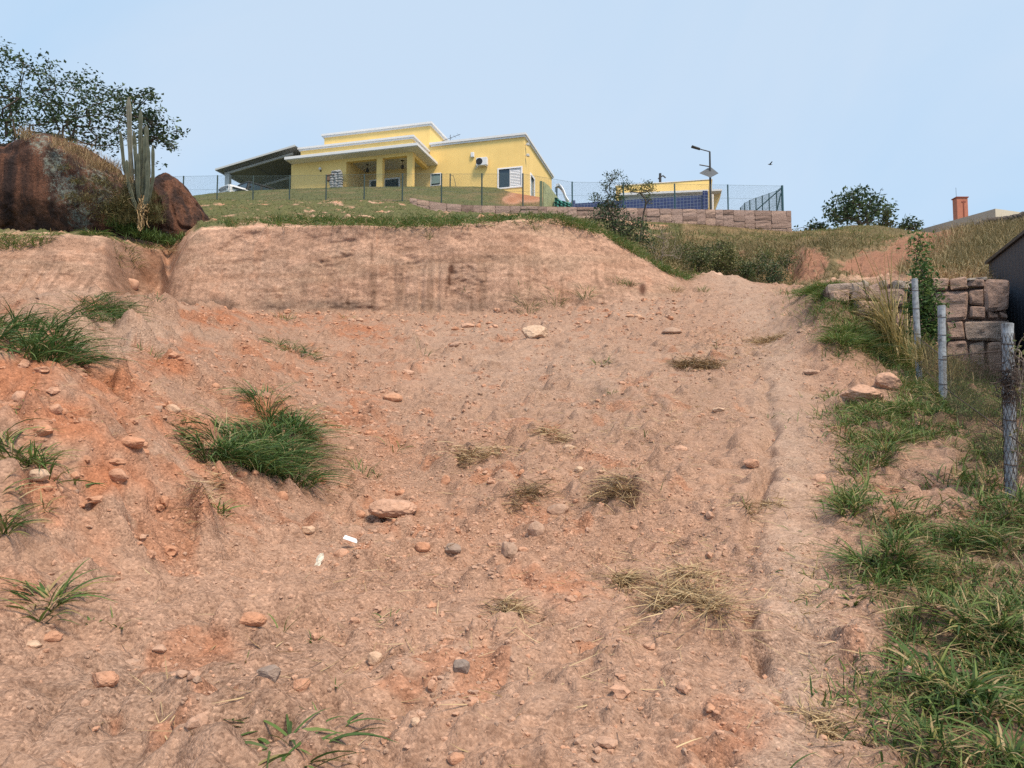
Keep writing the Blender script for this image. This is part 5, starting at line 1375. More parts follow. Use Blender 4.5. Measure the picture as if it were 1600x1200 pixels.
for pts, rr, ti in (([(218, 340, D0), (206, 300, D0), (194, 262, D0), (188, 205, D0)], .046, .4), ([(217, 335, D0 + .1), (206, 285, D0), (203, 225, D0), (201, 152, D0)], .062, .75), ([(220, 335, D0), (214, 290, D0 - .1), (211, 240, D0 - .1), (210, 226, D0 - .1)], .042, .2),
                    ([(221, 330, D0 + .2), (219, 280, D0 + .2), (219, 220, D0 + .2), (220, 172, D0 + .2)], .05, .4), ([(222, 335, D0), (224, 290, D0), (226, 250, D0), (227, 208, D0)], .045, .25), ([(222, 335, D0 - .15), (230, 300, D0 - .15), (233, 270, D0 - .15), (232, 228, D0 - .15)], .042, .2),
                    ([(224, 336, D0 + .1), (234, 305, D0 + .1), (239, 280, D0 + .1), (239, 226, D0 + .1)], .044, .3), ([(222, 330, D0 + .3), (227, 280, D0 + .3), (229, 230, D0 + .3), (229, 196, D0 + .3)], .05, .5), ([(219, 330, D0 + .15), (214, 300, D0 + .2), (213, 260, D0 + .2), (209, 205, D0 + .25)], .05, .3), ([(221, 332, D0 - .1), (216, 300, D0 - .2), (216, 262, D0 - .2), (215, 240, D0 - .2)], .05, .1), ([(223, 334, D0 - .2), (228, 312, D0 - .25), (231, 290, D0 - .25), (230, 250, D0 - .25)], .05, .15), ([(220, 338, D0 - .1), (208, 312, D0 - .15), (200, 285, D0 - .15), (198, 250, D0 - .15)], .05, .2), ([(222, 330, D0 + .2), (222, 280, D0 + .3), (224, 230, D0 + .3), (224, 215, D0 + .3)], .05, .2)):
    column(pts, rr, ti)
# dry roots hanging from the cactus
dr_ = thing('dry_creeper', 'straw coloured dead roots hanging down the rock below the cactus', 'creeper', P(223, 330, 22.0))
mb = MB(); r = np.random.default_rng(4)
for k in range(22):
    x = 222 + r.normal(0, 5); y0 = 312 + r.uniform(-8, 14); y1 = 352 + r.uniform(-20, 10)
    mb.tube([P(x + r.normal(0, 1.2) + 2 * math.sin(f * 4 + k), y0 + (y1 - y0) * f, 22.0 + r.normal(0, .05)) for f in np.linspace(0, 1, 8)], .014, 4, cap=False)
mb.build('roots', M['straw'], dr_, fix=False)

# ---- tree behind the boulder
T1 = [(20, 150, 70), (-50, 130, 90), (95, 165, 55), (150, 150, 32), (60, 115, 30), (5, 70, 22), (128, 118, 17), (190, 160, 30), (222, 190, 26), (0, 205, 60), (110, 200, 45), (-130, 190, 90), (175, 205, 34), (-100, 120, 70), (150, 190, 50), (60, 175, 60), (40, 205, 45)]
tree('tree', 'dark small leaved tree rising behind the huge left boulder', 'tree', [P(60, 420, 29), P(64, 330, 29), P(60, 260, 29)], blobtargets(T1, 27.5, 31, 720), .15, .16, 13, .16, 'leaf', group=None)
T2 = [(245, 180, 18), (232, 150, 8), (262, 205, 20), (228, 200, 22), (205, 165, 20), (278, 212, 8), (268, 230, 6), (245, 255, 4), (180, 140, 12), (240, 215, 14)]
tree('tree', 'sparse leafy tree reaching out to the right behind the cactus', 'tree', [P(200, 400, 27), P(202, 330, 27), P(206, 270, 27)], blobtargets(T2, 26.4, 27.6, 120), .07, .16, 11, .12, 'leaf')
# dry plants on the boulder
def px_clump(name, label, cat, cells, n, m, lng, blade, lean=(.0, .9), droop=(.1, .5), tint=(.3, 1), group=None, az=None):
    """blades rooted at given (px, py, spread px, d) places"""
    w = np.array([c[2] for c in cells], float); w /= w.sum()
    k = rng.choice(len(cells), n, p=w); bp = np.zeros((n, 3))
    for i in range(n):
        x, y, s, d = cells[k[i]]
        bp[i] = P(x + rng.normal(0, s * .5), y + rng.normal(0, s * .22), d + rng.normal(0, .12))
    az_ = rng.uniform(0, 6.283, n)
    V, Fa, T = blades(bp, az_, rng.uniform(*lean, n), lng * rng.uniform(.5, 1.2, n), np.full(n, blade), rng.uniform(*droop, n), rng.uniform(*tint, n), seg=3)
    o = blade_mesh(name, V, Fa, T, m, bp.mean(axis=0))
    return tag(o, label, cat, group)
px_clump('dry_shrub', 'withered brown bushy plant on top of the huge boulder', 'shrub', [(115, 238, 20, 22.1), (135, 248, 20, 22.1), (160, 262, 18, 22.1), (178, 268, 18, 22.3), (145, 262, 16, 22), (90, 228, 14, 22.3), (40, 214, 16, 22.6), (200, 285, 14, 22.2)], 1500, M['straw'], .42, .012, tint=(.0, .75))
px_clump('bromeliad_clump', 'grey green spiky plants growing on the face of the huge boulder', 'plant', [(150, 285, 22, 21.9), (120, 285, 14, 21.8), (165, 300, 22, 21.9), (185, 310, 16, 22), (140, 310, 20, 21.8), (155, 330, 30, 22), (120, 310, 24, 22), (180, 340, 22, 22.2), (100, 262, 14, 22.2), (170, 285, 30, 22)], 2000, M['drygrass'], .17, .016, lean=(.3, 1.4), tint=(.0, .7))
px_clump('dry_shrub', 'dead grass hanging over the lip of the gully', 'dead grass', [(200, 388, 16, 21.8), (225, 392, 16, 22.9), (250, 396, 12, 23.2), (266, 392, 8, 21.3)], 420, M['straw'], .40, .014, lean=(.5, 1.5), droop=(.6, 1.4), tint=(.0, .8))
px_clump('weed_clump', 'dark green weeds at the foot of the boulders below the cactus', 'weed', [(195, 358, 18, 22.3), (215, 366, 18, 22.2), (235, 372, 16, 22.2), (180, 352, 12, 22.2), (260, 380, 16, 22.4), (285, 376, 10, 22.8)], 1300, M['grass'], .32, .02, lean=(.1, 1.2), tint=(0, .6))

px_clump('dry_shrub', 'tangle of dark dry stems in the cleft around the foot of the cactus', 'shrub', [(205, 330, 18, 22.2), (215, 345, 18, 22.2), (195, 315, 18, 22.2), (230, 330, 16, 22.3), (190, 345, 18, 22.1), (242, 345, 14, 22.4), (205, 300, 16, 22.3), (180, 325, 18, 22.1), (236, 310, 14, 22.6), (244, 330, 12, 22.6)], 2900, M['drygrass'], .34, .014, lean=(.0, 1.4), tint=(.0, .55))
# ------------------------------------------------------------------ shrubs in the gully and trees beyond
def shrub(name, label, lst, d0, d1, n, base, leafsize, per, spread, lm, r0=.05, tint=(.05, .85), bark='bark', group=None, cat='shrub', leafkeep=1.0):
    b = hit(*base[:2]) if len(base) == 2 else P(*base)
    b = np.array([b[0], b[1], b[2] - .1])
    return tree(name, label, cat, [b, b + np.array([0, 0, .35])], blobtargets(lst, d0, d1, n), r0, leafsize, per, spread, lm, tint, .004, bark, group, leafkeep)
shrub('shrub', 'dense dark green shrub in front of the long stone wall', [(955, 340, 22), (975, 350, 20), (990, 370, 22), (945, 330, 14), (965, 315, 13), (1000, 350, 14), (930, 340, 9), (1010, 380, 16), (975, 380, 16)], 27.5, 29.5, 300, (975, 396, 28.5), .10, 10, .13, 'leaf', .06)
shrub('shrub', 'tall thin shrub with feathery crown against the sky above the stone wall', [(952, 278, 10), (962, 275, 9), (945, 290, 8), (975, 285, 9), (958, 300, 9), (968, 300, 9), (980, 292, 6), (955, 318, 9), (931, 308, 7), (940, 318, 8)], 28, 29, 110, (964, 386, 28.5), .085, 9, .09, 'leaf', .035)
shrub('shrub', 'slender shrub with yellowish leaves before the pool house', [(1009, 292, 9), (1000, 298, 7), (1018, 296, 6), (985, 297, 5), (990, 292, 5), (1012, 312, 6)], 28.4, 29.2, 70, (1000, 390, 28.8), .085, 8, .08, 'leaf2', .03, (.3, 1))
shrub('bare_bush', 'leafless grey twiggy bush in the gully right of the dark shrub', [(1030, 385, 20), (1045, 375, 16), (1020, 395, 18), (1060, 392, 14), (1035, 365, 10)], 26.5, 28, 200, (1035, 425, 27.2), .05, 3, .1, 'leaf2', .03, (.2, .9), 'twig', leafkeep=.5)
for cx, cy, sz, lb, lm, ti in ((1122, 408, 16, 'yellowish dry bush at the top of the path, the left one', 'leaf2', (.5, 1)), (1092, 402, 16, 'olive brown bush beside the bank end', 'leaf2', (.2, .9)), (1166, 424, 11, 'small green bush in the gully beyond the path', 'leaf2', (.0, .6)), (1210, 428, 17, 'dark conical bush in the deep gully beyond the path', 'leaf', (.1, .9)), (1140, 398, 12, 'pale dry bush on the slope beyond the path', 'leaf2', (.6, 1))):
    d = 29.5
    shrub('bush', lb, [(cx, cy, sz), (cx + sz * .4, cy + sz * .5, sz * .8), (cx - sz * .4, cy + sz * .5, sz * .8), (cx, cy - sz * .6, sz * .5)], d - .5, d + .5, 110, (cx, cy + sz * 1.3, d), .09, 10, .11, lm, .03, ti)
T3 = [(1345, 312, 18), (1320, 316, 16), (1368, 322, 16), (1300, 328, 12), (1340, 330, 22), (1385, 332, 10), (1312, 338, 14), (1360, 340, 14), (1388, 320, 6), (1330, 305, 8)]
tree('tree', 'broad flat crowned tree on the skyline right of the stone wall', 'tree', [P(1345, 375, 58), P(1344, 352, 58), P(1342, 345, 58)], blobtargets(T3, 56.5, 59.5, 230), .20, .34, 8, .26, 'leaf', (.1, .9))
tree('small_tree', 'low dark bush on the skyline left of the broad crowned tree', 'tree', [P(1275, 372, 56), P(1275, 362, 56)], blobtargets([(1275, 352, 7), (1268, 354, 5), (1284, 355, 6), (1240, 357, 3)], 55.5, 56.5, 40), .08, .28, 8, .2, 'leaf', (0, .5))
tree('small_tree', 'low dark bushes on the skyline beside the grey building', 'tree', [P(1418, 374, 50), P(1418, 362, 50)], blobtargets([(1412, 350, 7), (1425, 354, 9), (1418, 342, 3), (1434, 350, 4), (1405, 355, 7)], 49.5, 50.5, 60), .08, .24, 8, .17, 'leaf', (0, .6))
tree('small_tree', 'dark tufted conifer like bush right below the broad crowned tree', 'tree', [P(1383, 366, 48), P(1383, 352, 48)], blobtargets([(1383, 348, 7), (1384, 338, 4), (1386, 330, 2.5), (1376, 353, 6), (1391, 353, 6)], 47.6, 48.4, 60), .08, .20, 9, .14, 'leaf2', (.0, .5))

gb = [(1062, 400, 15, 1, 'low olive scrub beside the bare twiggy bush'), (1078, 388, 12, 0, 'pale olive scrub above the bank end'), (1108, 392, 13, 1, 'rounded olive scrub in the middle of the gully slope'), (1150, 410, 13, 0, 'brownish scrub right of the yellowish dry bush'), (1185, 412, 12, 1, 'small olive scrub left of the dark conical bush'),
      (1195, 398, 11, 0, 'dry scrub above the dark conical bush'), (1230, 405, 12, 1, 'olive scrub beside the red eroded scar'), (1128, 384, 10, 1, 'greenish scrub below the long stone wall')]
for cx, cy, sz, kk, lb in gb:
    d = 30.5 + (410 - cy) * .08
    shrub('scrub_bush', lb, [(cx, cy, sz), (cx + sz * .6, cy + sz * .4, sz * .8), (cx - sz * .6, cy + sz * .4, sz * .8)], d - .5, d + .5, 90, (cx, cy + sz * 1.2, d), .085, 8, .11, 'leaf2', .02, (.1, .8) if kk else (.5, 1), 'twig', 'scrub bushes in the gully')
# ------------------------------------------------------------------ turf, rough grass, verge grass: what nobody could count
def field(name, weight, n, m, L, w, lean, droop, tint, straw=.1, seg=3, power=.6, dmax=80):
    bp, i, j = scatter(weight, n, power)
    k = bp[:, 1] < dmax; bp = bp[k]; n = len(bp)
    tn = rng.uniform(*tint, n); s_ = rng.random(n) < straw; tn[s_] = rng.uniform(.85, 1, s_.sum())
    cl = fbm2(bp[:, 0] / .6, bp[:, 1] / .6, 5, 2)
    V, Fa, T = blades(bp - np.array([0, 0, .01]), rng.uniform(0, 6.283, n), rng.uniform(*lean, n), rng.uniform(*L, n) * (1 + .5 * cl), np.full(n, w) * rng.uniform(.6, 1.3, n), rng.uniform(*droop, n), np.clip(tn + .15 * cl, 0, 1), seg)
    return tag(blade_mesh(name, V, Fa, T, m), kind='stuff')
lw = lawn * band(RI['I'] + 2, RI['M'] - 10, 3) * (pxg > 200)
field('lawn_grass', lw, 42000, M['turf'], (.05, .13), .022, (.1, 1.1), (.2, .8), (.0, .8), .12, 2)
fr = lawn * band(RI['I'] - 1, RI['I'] + 12, 3) * (pxg > 380) * np.clip(.5 + 1.6 * nA, 0, 1)
fr = fr + 1.4 * blobs([(430, 346, 14, 7, 1), (360, 350, 12, 6, .6), (520, 342, 60, 10, 1), (650, 348, 90, 10, 1), (760, 342, 40, 8, .8), (900, 350, 60, 16, 1.2), (980, 385, 50, 20, 1.2), (1040, 425, 30, 14, 1.2), (1070, 446, 22, 10, 1)]) * band(RI['I'] - 6, RI['I'] + 20, 3)
field('brow_grass', fr, 17000, M['grass'], (.15, .42), .020, (.2, 1.5), (.3, .9), (.05, .75), .16)
wm = lawnmid * (pxg > 1040) + .8 * lawn * band(RI['I'] + 8, RI['K'], 4) * (pxg > 900) * (pxg < 1100)
field('rough_grass', wm * (pyg0 > 300), 15000, M['drygrass'], (.10, .32), .022, (.1, 1.0), (.2, .8), (.0, .9), .1)
hill = blobs([(1530, 400, 60, 30, 1.2), (1560, 375, 60, 20, 1.2), (1490, 410, 40, 18, 1), (1600, 390, 60, 40, 1), (1450, 425, 60, 8, .8), (1575, 355, 40, 8, 1)]) * band(RI['G'] + 8, RI['K'] + 3, 3) * (pxg > 1400)
field('dry_slope_grass', hill, 14000, M['drygrass'], (.25, .65), .022, (.0, .7), (.1, .7), (.15, 1), .2)
gull = blobs([(1120, 410, 90, 28, 1), (1210, 410, 50, 30, 1), (1050, 400, 50, 30, .8), (1300, 385, 60, 14, .6)]) * band(RI['J'] - 10, RI['K'], 4) * (1 - smooth(0.4, 0.7, redm) * .7)
field('gully_scrub_grass', gull, 9000, M['drygrass'], (.25, .6), .024, (.0, .9), (.1, .8), (.0, .8), .12)
greens = blobs([(1180, 372, 90, 7, 1), (1320, 362, 60, 8, 1), (1100, 372, 60, 8, 1), (1370, 372, 40, 10, .7)]) * band(RI['J'], RI['K'] + 4, 3)
field('slope_grass', greens, 6000, M['grass'], (.08, .22), .022, (.1, 1.1), (.2, .8), (.35, .8), .15)
vg = verge * np.clip(.55 + 1.3 * nB + .6 * nA, 0.02, 1)
field('verge_grass', vg * (GY < 5.5), 11000, M['grass'], (.06, .17), .0080, (.1, 1.3), (.1, .9), (.0, .74), .24, 5, .75)
field('verge_grass', vg * (GY >= 5.5) * (GY < 24), 36000, M['grass'], (.09, .27), .012, (.1, 1.15), (.2, .8), (.1, .78), .2, 4, .7)
field('dry_thatch', np.clip(verge + .25 * blobs([(1340, 760, 60, 200, 1), (1400, 1080, 80, 100, 1), (1250, 960, 60, 60, .5), (1180, 540, 60, 30, .5)]), 0, 1) * (GY < 16), 11000, M['straw'], (.08, .24), .0050, (1.15, 1.6), (-.15, .3), (.15, 1), 0, 3, .75)
lit = blobs([(1150, 540, 90, 40, .8), (1000, 650, 160, 60, .7), (1080, 900, 160, 80, .8), (850, 690, 90, 40, .8), (900, 770, 140, 40, .7), (1270, 900, 60, 150, .5), (1290, 1120, 90, 70, .6), (200, 640, 150, 60, .4), (320, 760, 60, 40, .6), (250, 1110, 90, 40, .4), (700, 1000, 300, 150, .15)])
field('straw_litter', lit * (GY < 20), 9000, M['straw'], (.06, .20), .0045, (1.25, 1.58), (-.25, .15), (.3, 1), 0, 3, .7)

# ------------------------------------------------------------------ single clumps of grass
G, B_ = M['grass'], M['bluegrass']
TG = 'green grass tufts on the bare slope'
# the large clumps are a mound of shoots each
def mound(label, lobes, n, m, lng, group, blade=.010, tint=(.0, .75), straw=.10, bias=None, lean=(.12, 1.15)):
    cs = [hit(x, y) for x, y, _ in lobes]; w = np.array([q[2] for q in lobes], float); w /= w.sum()
    k = rng.choice(len(lobes), n, p=w); bp = np.zeros((n, 3)); az = rng.uniform(0, 6.283, n); rel = np.zeros(n)
    for i in range(n):
        c = cs[k[i]]; s = lobes[k[i]][2] * c[1] / F_PX
        a_ = rng.random() * 6.283; q = math.sqrt(rng.random())
        bp[i] = (c[0] + s * q * math.cos(a_), c[1] + s * .8 * q * math.sin(a_), 0); bp[i, 2] = gz(bp[i, 0], bp[i, 1], c[2]) - .01
        az[i] = a_ + rng.normal(0, .7); rel[i] = q
    if bias is not None: az = np.where(rng.random(n) < .65, bias + rng.normal(0, .55, n), az)
    tn = rng.uniform(*tint, n) ; st_ = rng.random(n) < straw; tn[st_] = rng.uniform(.82, 1, st_.sum())
    ln = np.clip(lean[0] + (lean[1] - lean[0]) * (.25 + .75 * rel) * rng.uniform(.5, 1.1, n), 0, 1.5)
    V, Fa, T = blades(bp, az, ln, lng * rng.uniform(.55, 1.2, n), np.full(n, blade) * rng.uniform(.6, 1.3, n), rng.uniform(.35, 1.0, n), tn, 5)
    c = bp.mean(axis=0)
    return tag(blade_mesh('grass_clump', V, Fa, T, m, c), label, 'grass clump', group)
GC = 'large grass clumps on the left mound'
mound('largest dark green grass clump in the middle of the left slope', [(400, 700, 55), (440, 690, 48), (360, 712, 40), (418, 645, 26), (460, 670, 30), (455, 738, 34), (325, 712, 22), (405, 735, 30)], 2400, B_, .37, GC, tint=(0, .8), straw=.10)
mound('broad bluish grass clump at the left edge below the bank', [(30, 520, 45), (80, 530, 40), (-10, 510, 40), (60, 560, 30), (100, 555, 26), (-30, 540, 40)], 900, B_, .36, GC, bias=-.3)
mound('grass clump on the crest of the left mound', [(150, 482, 30), (175, 490, 20), (125, 478, 22), (165, 500, 22)], 420, B_, .40, GC, lean=(.3, 1.35), bias=-.1)
mound('small dark grass clump on the slope below the long bank', [(455, 548, 20), (478, 553, 16), (435, 540, 12)], 240, B_, .30, GC)
mound('ragged grass clump at the left edge halfway down the mound', [(20, 708, 22), (50, 722, 20), (75, 735, 14), (0, 690, 18)], 170, G, .22, GC, straw=.3)
mound('half withered grass clump at the lower left of the mound', [(8, 800, 16), (5, 830, 14), (-10, 790, 20)], 110, G, .18, GC, straw=.5)
mound('grass clump with long shoots in the lower left corner of the slope', [(75, 945, 20), (88, 935, 14), (65, 965, 12)], 75, G, .21, GC, straw=.25, blade=.012)
mound('leafy creeping grass at the bottom edge left of the middle', [(440, 1165, 26), (470, 1180, 22), (505, 1150, 20), (425, 1150, 14), (530, 1130, 8)], 62, G, .15, GC, straw=.05, blade=.014, lean=(.6, 1.4))
mound('yellow green grass patch on the left bank below the huge boulder', [(30, 378, 26), (65, 374, 24), (0, 372, 24)], 520, G, .34, GC, blade=.02, tint=(.35, .85), straw=.2)
mound('round green tuft on the bank edge between the boulders and the gully', [(148, 368, 14)], 160, G, .32, GC, blade=.02, tint=(.2, .75))
mound('straggling grass along the bank edge above the gully', [(200, 384, 20), (230, 388, 20), (258, 385, 14), (180, 380, 12)], 420, G, .28, GC, blade=.018, tint=(.1, .8), straw=.3)
small = [(185, 978, 22, 30, 11, 'tiny bright tuft right of the lower left grass clump'), (143, 975, 14, 20, 5, 'two or three blades between two lower left tufts'), (610, 965, 40, 22, 8, 'low creeping shoot in the middle of the foreground'),
         (440, 985, 16, 62, 4, 'single long bent grass shoot in the foreground'), (488, 1003, 18, 26, 4, 'forked seedling right of the long bent shoot'), (382, 1034, 28, 22, 4, 'flat blade beside the broken grey clod'), (565, 738, 40, 42, 18, 'upright tuft right of the largest grass clump'),
         (618, 705, 34, 44, 14, 'leaning tuft uphill of the half buried stone'), (590, 742, 14, 14, 12, 'dark leafy seedling beside the upright tuft'), (336, 795, 44, 40, 40, 'small matted tuft below the largest grass clump'), (118, 750, 36, 26, 14, 'drooping tuft with straw near the left edge'),
         (70, 792, 22, 36, 14, 'tuft below the pale angular stone'), (940, 572, 36, 18, 34, 'flat green tuft in the middle of the upper slope'), (660, 552, 22, 36, 10, 'thin shoots below the long bank'), (1008, 682, 8, 26, 4, 'single upright shoot in the middle of the slope'),
         (1121, 545, 7, 20, 5, 'small shoot at the edge of the path high on the slope'), (1033, 768, 8, 22, 4, 'single shoot right of the straw heap'), (1168, 796, 14, 24, 5, 'short shoot in the wheel rut'), (1203, 655, 14, 20, 7, 'small tuft on the path'), (1334, 942, 26, 22, 26, 'round little tuft on the path edge'),
         (1325, 1060, 40, 44, 6, 'three bladed shoot near the bottom of the path'), (448, 500, 40, 22, 30, 'grass at the foot of the long bank, left part'), (540, 498, 26, 20, 12, 'few blades at the foot of the long bank'), (825, 478, 44, 24, 60, 'green tuft at the foot of the bank, right part'),
         (868, 472, 36, 26, 50, 'spreading green tuft on the lower right bank face'), (915, 462, 26, 26, 50, 'upright green tuft on the right bank face'), (962, 440, 36, 16, 50, 'overhanging tuft on the end of the bank'), (985, 446, 18, 22, 36, 'small tuft beside the hole in the bank end'),
         (671, 372, 10, 20, 30, 'hanging tuft high on the bank face'), (836, 352, 26, 12, 50, 'yellowish tuft on the bank top'), (365, 1118, 20, 14, 5, 'tiny seedling in the left foreground'), (524, 1072, 8, 20, 3, 'single seedling in the foreground beside an orange clod'), (815, 940, 8, 8, 5, 'speck of green in the middle foreground'),
         (728, 455, 14, 8, 12, 'faint tuft in the middle of the bank face'), (1098, 455, 22, 12, 50, 'green tuft where the bank meets the path'), (1055, 455, 26, 16, 60, 'dry green tuft at the end of the bank'), (247, 470, 18, 22, 10, 'few shoots at the mouth of the gully'), (235, 555, 60, 24, 26, 'thin reclining stems on the crest of the left mound'),
         (170, 672, 30, 14, 5, 'dry stems among orange clods on the left mound'), (40, 632, 36, 16, 10, 'creeping shoot among orange clods at the left edge'), (1040, 1075, 14, 30, 2, 'pale dry blade in the right foreground'), (295, 662, 16, 10, 16, 'tiny dark tuft left of the largest clump'), (957, 615, 20, 14, 14, 'faint tuft on the upper middle slope')]
for px, py, w, h, n, lb in small:
    dd = hit(px, py)[1]
    pale_ = 'dry' in lb or 'pale' in lb
    tuft('grass_tuft', lb, 'grass tuft', px, py, w, h, n, G if py > 600 else (B_ if rng.random() < .4 else G), blade=float(np.interp(dd, [3, 8, 20], [.011, .010, .016])), lean=(.15, 1.05), droop=(.2, .8), tint=(.9, 1) if pale_ else (.2, .75), straw=.1, group=TG, lenf=1.15)
VG = 'grass clumps on the right verge'
for lobes, n, L, lb, bl in (([(1300, 470, 26), (1330, 484, 22), (1270, 458, 18), (1290, 452, 18)], 1500, .34, 'lush green grass clump beside the far end of the path', .014), ([(1335, 525, 24), (1365, 520, 22), (1390, 530, 20), (1310, 535, 16)], 1100, .36, 'lush grass clump in front of the low massive wall', .013), ([(1400, 565, 24), (1385, 545, 22)], 420, .45, 'tall shaded grass at the foot of the dry reeds', .013),
                        ([(1360, 640, 22), (1390, 645, 22)], 260, .26, 'grass clump beside the flat pale slab', .012), ([(1385, 705, 22), (1370, 725, 16), (1400, 690, 16)], 260, .26, 'arching grass clump over a bare patch of the verge', .011), ([(1326, 800, 14), (1340, 795, 10)], 100, .20, 'small upright grass clump at the verge edge', .010),
                        ([(1350, 880, 22), (1380, 900, 22), (1400, 870, 20)], 260, .26, 'grass clump spreading over the path edge', .010), ([(1540, 840, 30), (1580, 860, 30), (1500, 850, 26)], 300, .24, 'tall grass below the nearest fence post', .010), ([(1500, 640, 24), (1530, 650, 22), (1480, 625, 20)], 380, .32, 'grass clump between the two nearer fence posts', .012),
                        ([(1560, 1010, 36), (1590, 960, 30), (1520, 980, 30)], 230, .25, 'coarse dark grass at the right edge of the foreground', .012), ([(1500, 1090, 34), (1540, 1110, 30), (1450, 1060, 24)], 170, .22, 'broad bladed grass in the lower right corner', .014), ([(1590, 1190, 24), (1560, 1190, 20)], 60, .22, 'dark blades at the very bottom right', .013),
                        ([(1590, 690, 20), (1590, 640, 20)], 240, .36, 'tall grass right of the nearest fence post', .010)):
    mound(lb, lobes, n, G, L, VG, blade=bl, tint=(.3, .78) if 'lush' in lb else (.0, .76), straw=.05 if 'lush' in lb else .16)
# reeds and the leafy plant by the far post
rp_ = hit(1412, 575)
n = 230; bp = np.array([[rp_[0] + .04 + rng.normal(0, .11), rp_[1] + .3 + rng.normal(0, .2), 0] for _ in range(n)])
for i in range(n): bp[i, 2] = gz(bp[i, 0], bp[i, 1], rp_[2]) - .02
V_, F_, T_ = blades(bp, np.where(rng.random(n) < .6, rng.normal(3.1, .8, n), rng.uniform(0, 6.28, n)), rng.uniform(.0, .24, n), rng.uniform(.6, 2.35, n), np.full(n, .024) * rng.uniform(.6, 1.5, n), rng.uniform(.1, .95, n), rng.uniform(.0, 1, n) ** .6, 8)
tag(blade_mesh('reed_clump', V_, F_, T_, M['reed'], bp.mean(axis=0)), 'tall clump of dry yellow reeds beside the far fence post', 'reeds')
shrub('leafy_plant', 'tall narrow green leafy plant behind the far fence post', [(1438, 390, 8), (1440, 410, 9), (1441, 430, 10), (1443, 450, 12), (1446, 470, 16), (1446, 490, 18), (1452, 510, 18), (1454, 530, 18), (1434, 372, 5), (1432, 480, 12), (1462, 480, 8)], 11.65, 12.1, 210, (1446, 556, 11.9), .075, 14, .085, 'lushleaf', .02, (.1, .9), cat='plant')
px_clump('dry_shrub', 'dry yellowing bush at the foot of the middle fence post', 'shrub', [(1455, 575, 18, 11.0), (1440, 560, 16, 11.2), (1490, 590, 14, 10.6)], 500, M['reed'], .45, .010, tint=(.0, .9))
px_clump('dry_shrub', 'dry stalks along the top of the low massive wall', 'shrub', [(1480, 434, 14, 15.2), (1510, 434, 14, 15.2), (1460, 432, 12, 15.2), (1535, 434, 8, 15)], 340, M['straw'], .28, .010, lean=(.3, 1.5), tint=(.1, .9))

# ------------------------------------------------------------------ heaps of straw
SH = 'heaps of dry mown grass on the slope'
for cells, n, L, lb in (([(1090, 575, 30), (1075, 572, 20), (1110, 574, 18)], 420, .30, 'brown heap of dry grass beside the upper path'), ([(735, 715, 18), (755, 712, 18), (720, 725, 14), (775, 708, 12)], 220, .20, 'heap of pale straw in the middle of the slope'), ([(815, 776, 18), (840, 770, 16), (800, 784, 10)], 170, .18, 'dark flat heap of dry grass in the middle of the slope'),
                       ([(965, 772, 18), (985, 775, 18), (945, 778, 16)], 240, .20, 'heap of grey and yellow straw right of the middle'), ([(1070, 930, 34), (1100, 950, 30), (1040, 945, 26), (1120, 965, 18), (1080, 905, 22)], 420, .20, 'largest heap of long yellow straw beside the wheel rut'), ([(975, 915, 18), (985, 905, 12)], 130, .15, 'small grey straw heap left of the largest straw heap'),
                       ([(790, 950, 22), (810, 955, 14)], 110, .12, 'thin scatter of straw in the centre foreground'), ([(855, 680, 24), (875, 690, 18)], 150, .15, 'faint greenish straw patch on the middle slope'), ([(1190, 535, 24), (1210, 530, 18)], 200, .22, 'flattened straw on the path high on the slope'), ([(320, 765, 18), (340, 760, 12)], 90, .14, 'matted straw below the largest grass clump'),
                       ([(1275, 1130, 22), (1290, 1150, 18)], 90, .14, 'dry grass at the bottom of the path'), ([(1200, 790, 22), (1170, 800, 14)], 110, .14, 'straw strewn across the wheel rut')):
    w = np.array([c[2] for c in cells], float); w /= w.sum(); cs = [hit(x, y) for x, y, _ in cells]; n = int(n * 1.5)
    k = rng.choice(len(cells), n, p=w); bp = np.zeros((n, 3))
    for i in range(n):
        c = cs[k[i]]; s = cells[k[i]][2] * c[1] / F_PX
        bp[i] = (c[0] + rng.normal(0, s * .5), c[1] + rng.normal(0, s * .6), 0); bp[i, 2] = gz(bp[i, 0], bp[i, 1], c[2]) + abs(rng.normal(0, .02)) * (1.5 if n > 200 else .6)
    dd = cs[0][1]
    V_, F_, T_ = blades(bp, rng.uniform(0, 6.283, n), rng.uniform(1.15, 1.66, n), L * 1.1 * rng.uniform(.4, 1.2, n), np.full(n, float(np.interp(dd, [3, 14], [.0050, .012]))), rng.uniform(-.2, .6, n), np.clip(rng.uniform(.0, 1, n) - (.25 if 'brown' in lb or 'dark' in lb else 0), 0, 1), 4)
    tag(blade_mesh('straw_heap', V_, F_, T_, M['straw'], bp.mean(axis=0)), lb, 'straw', SH)

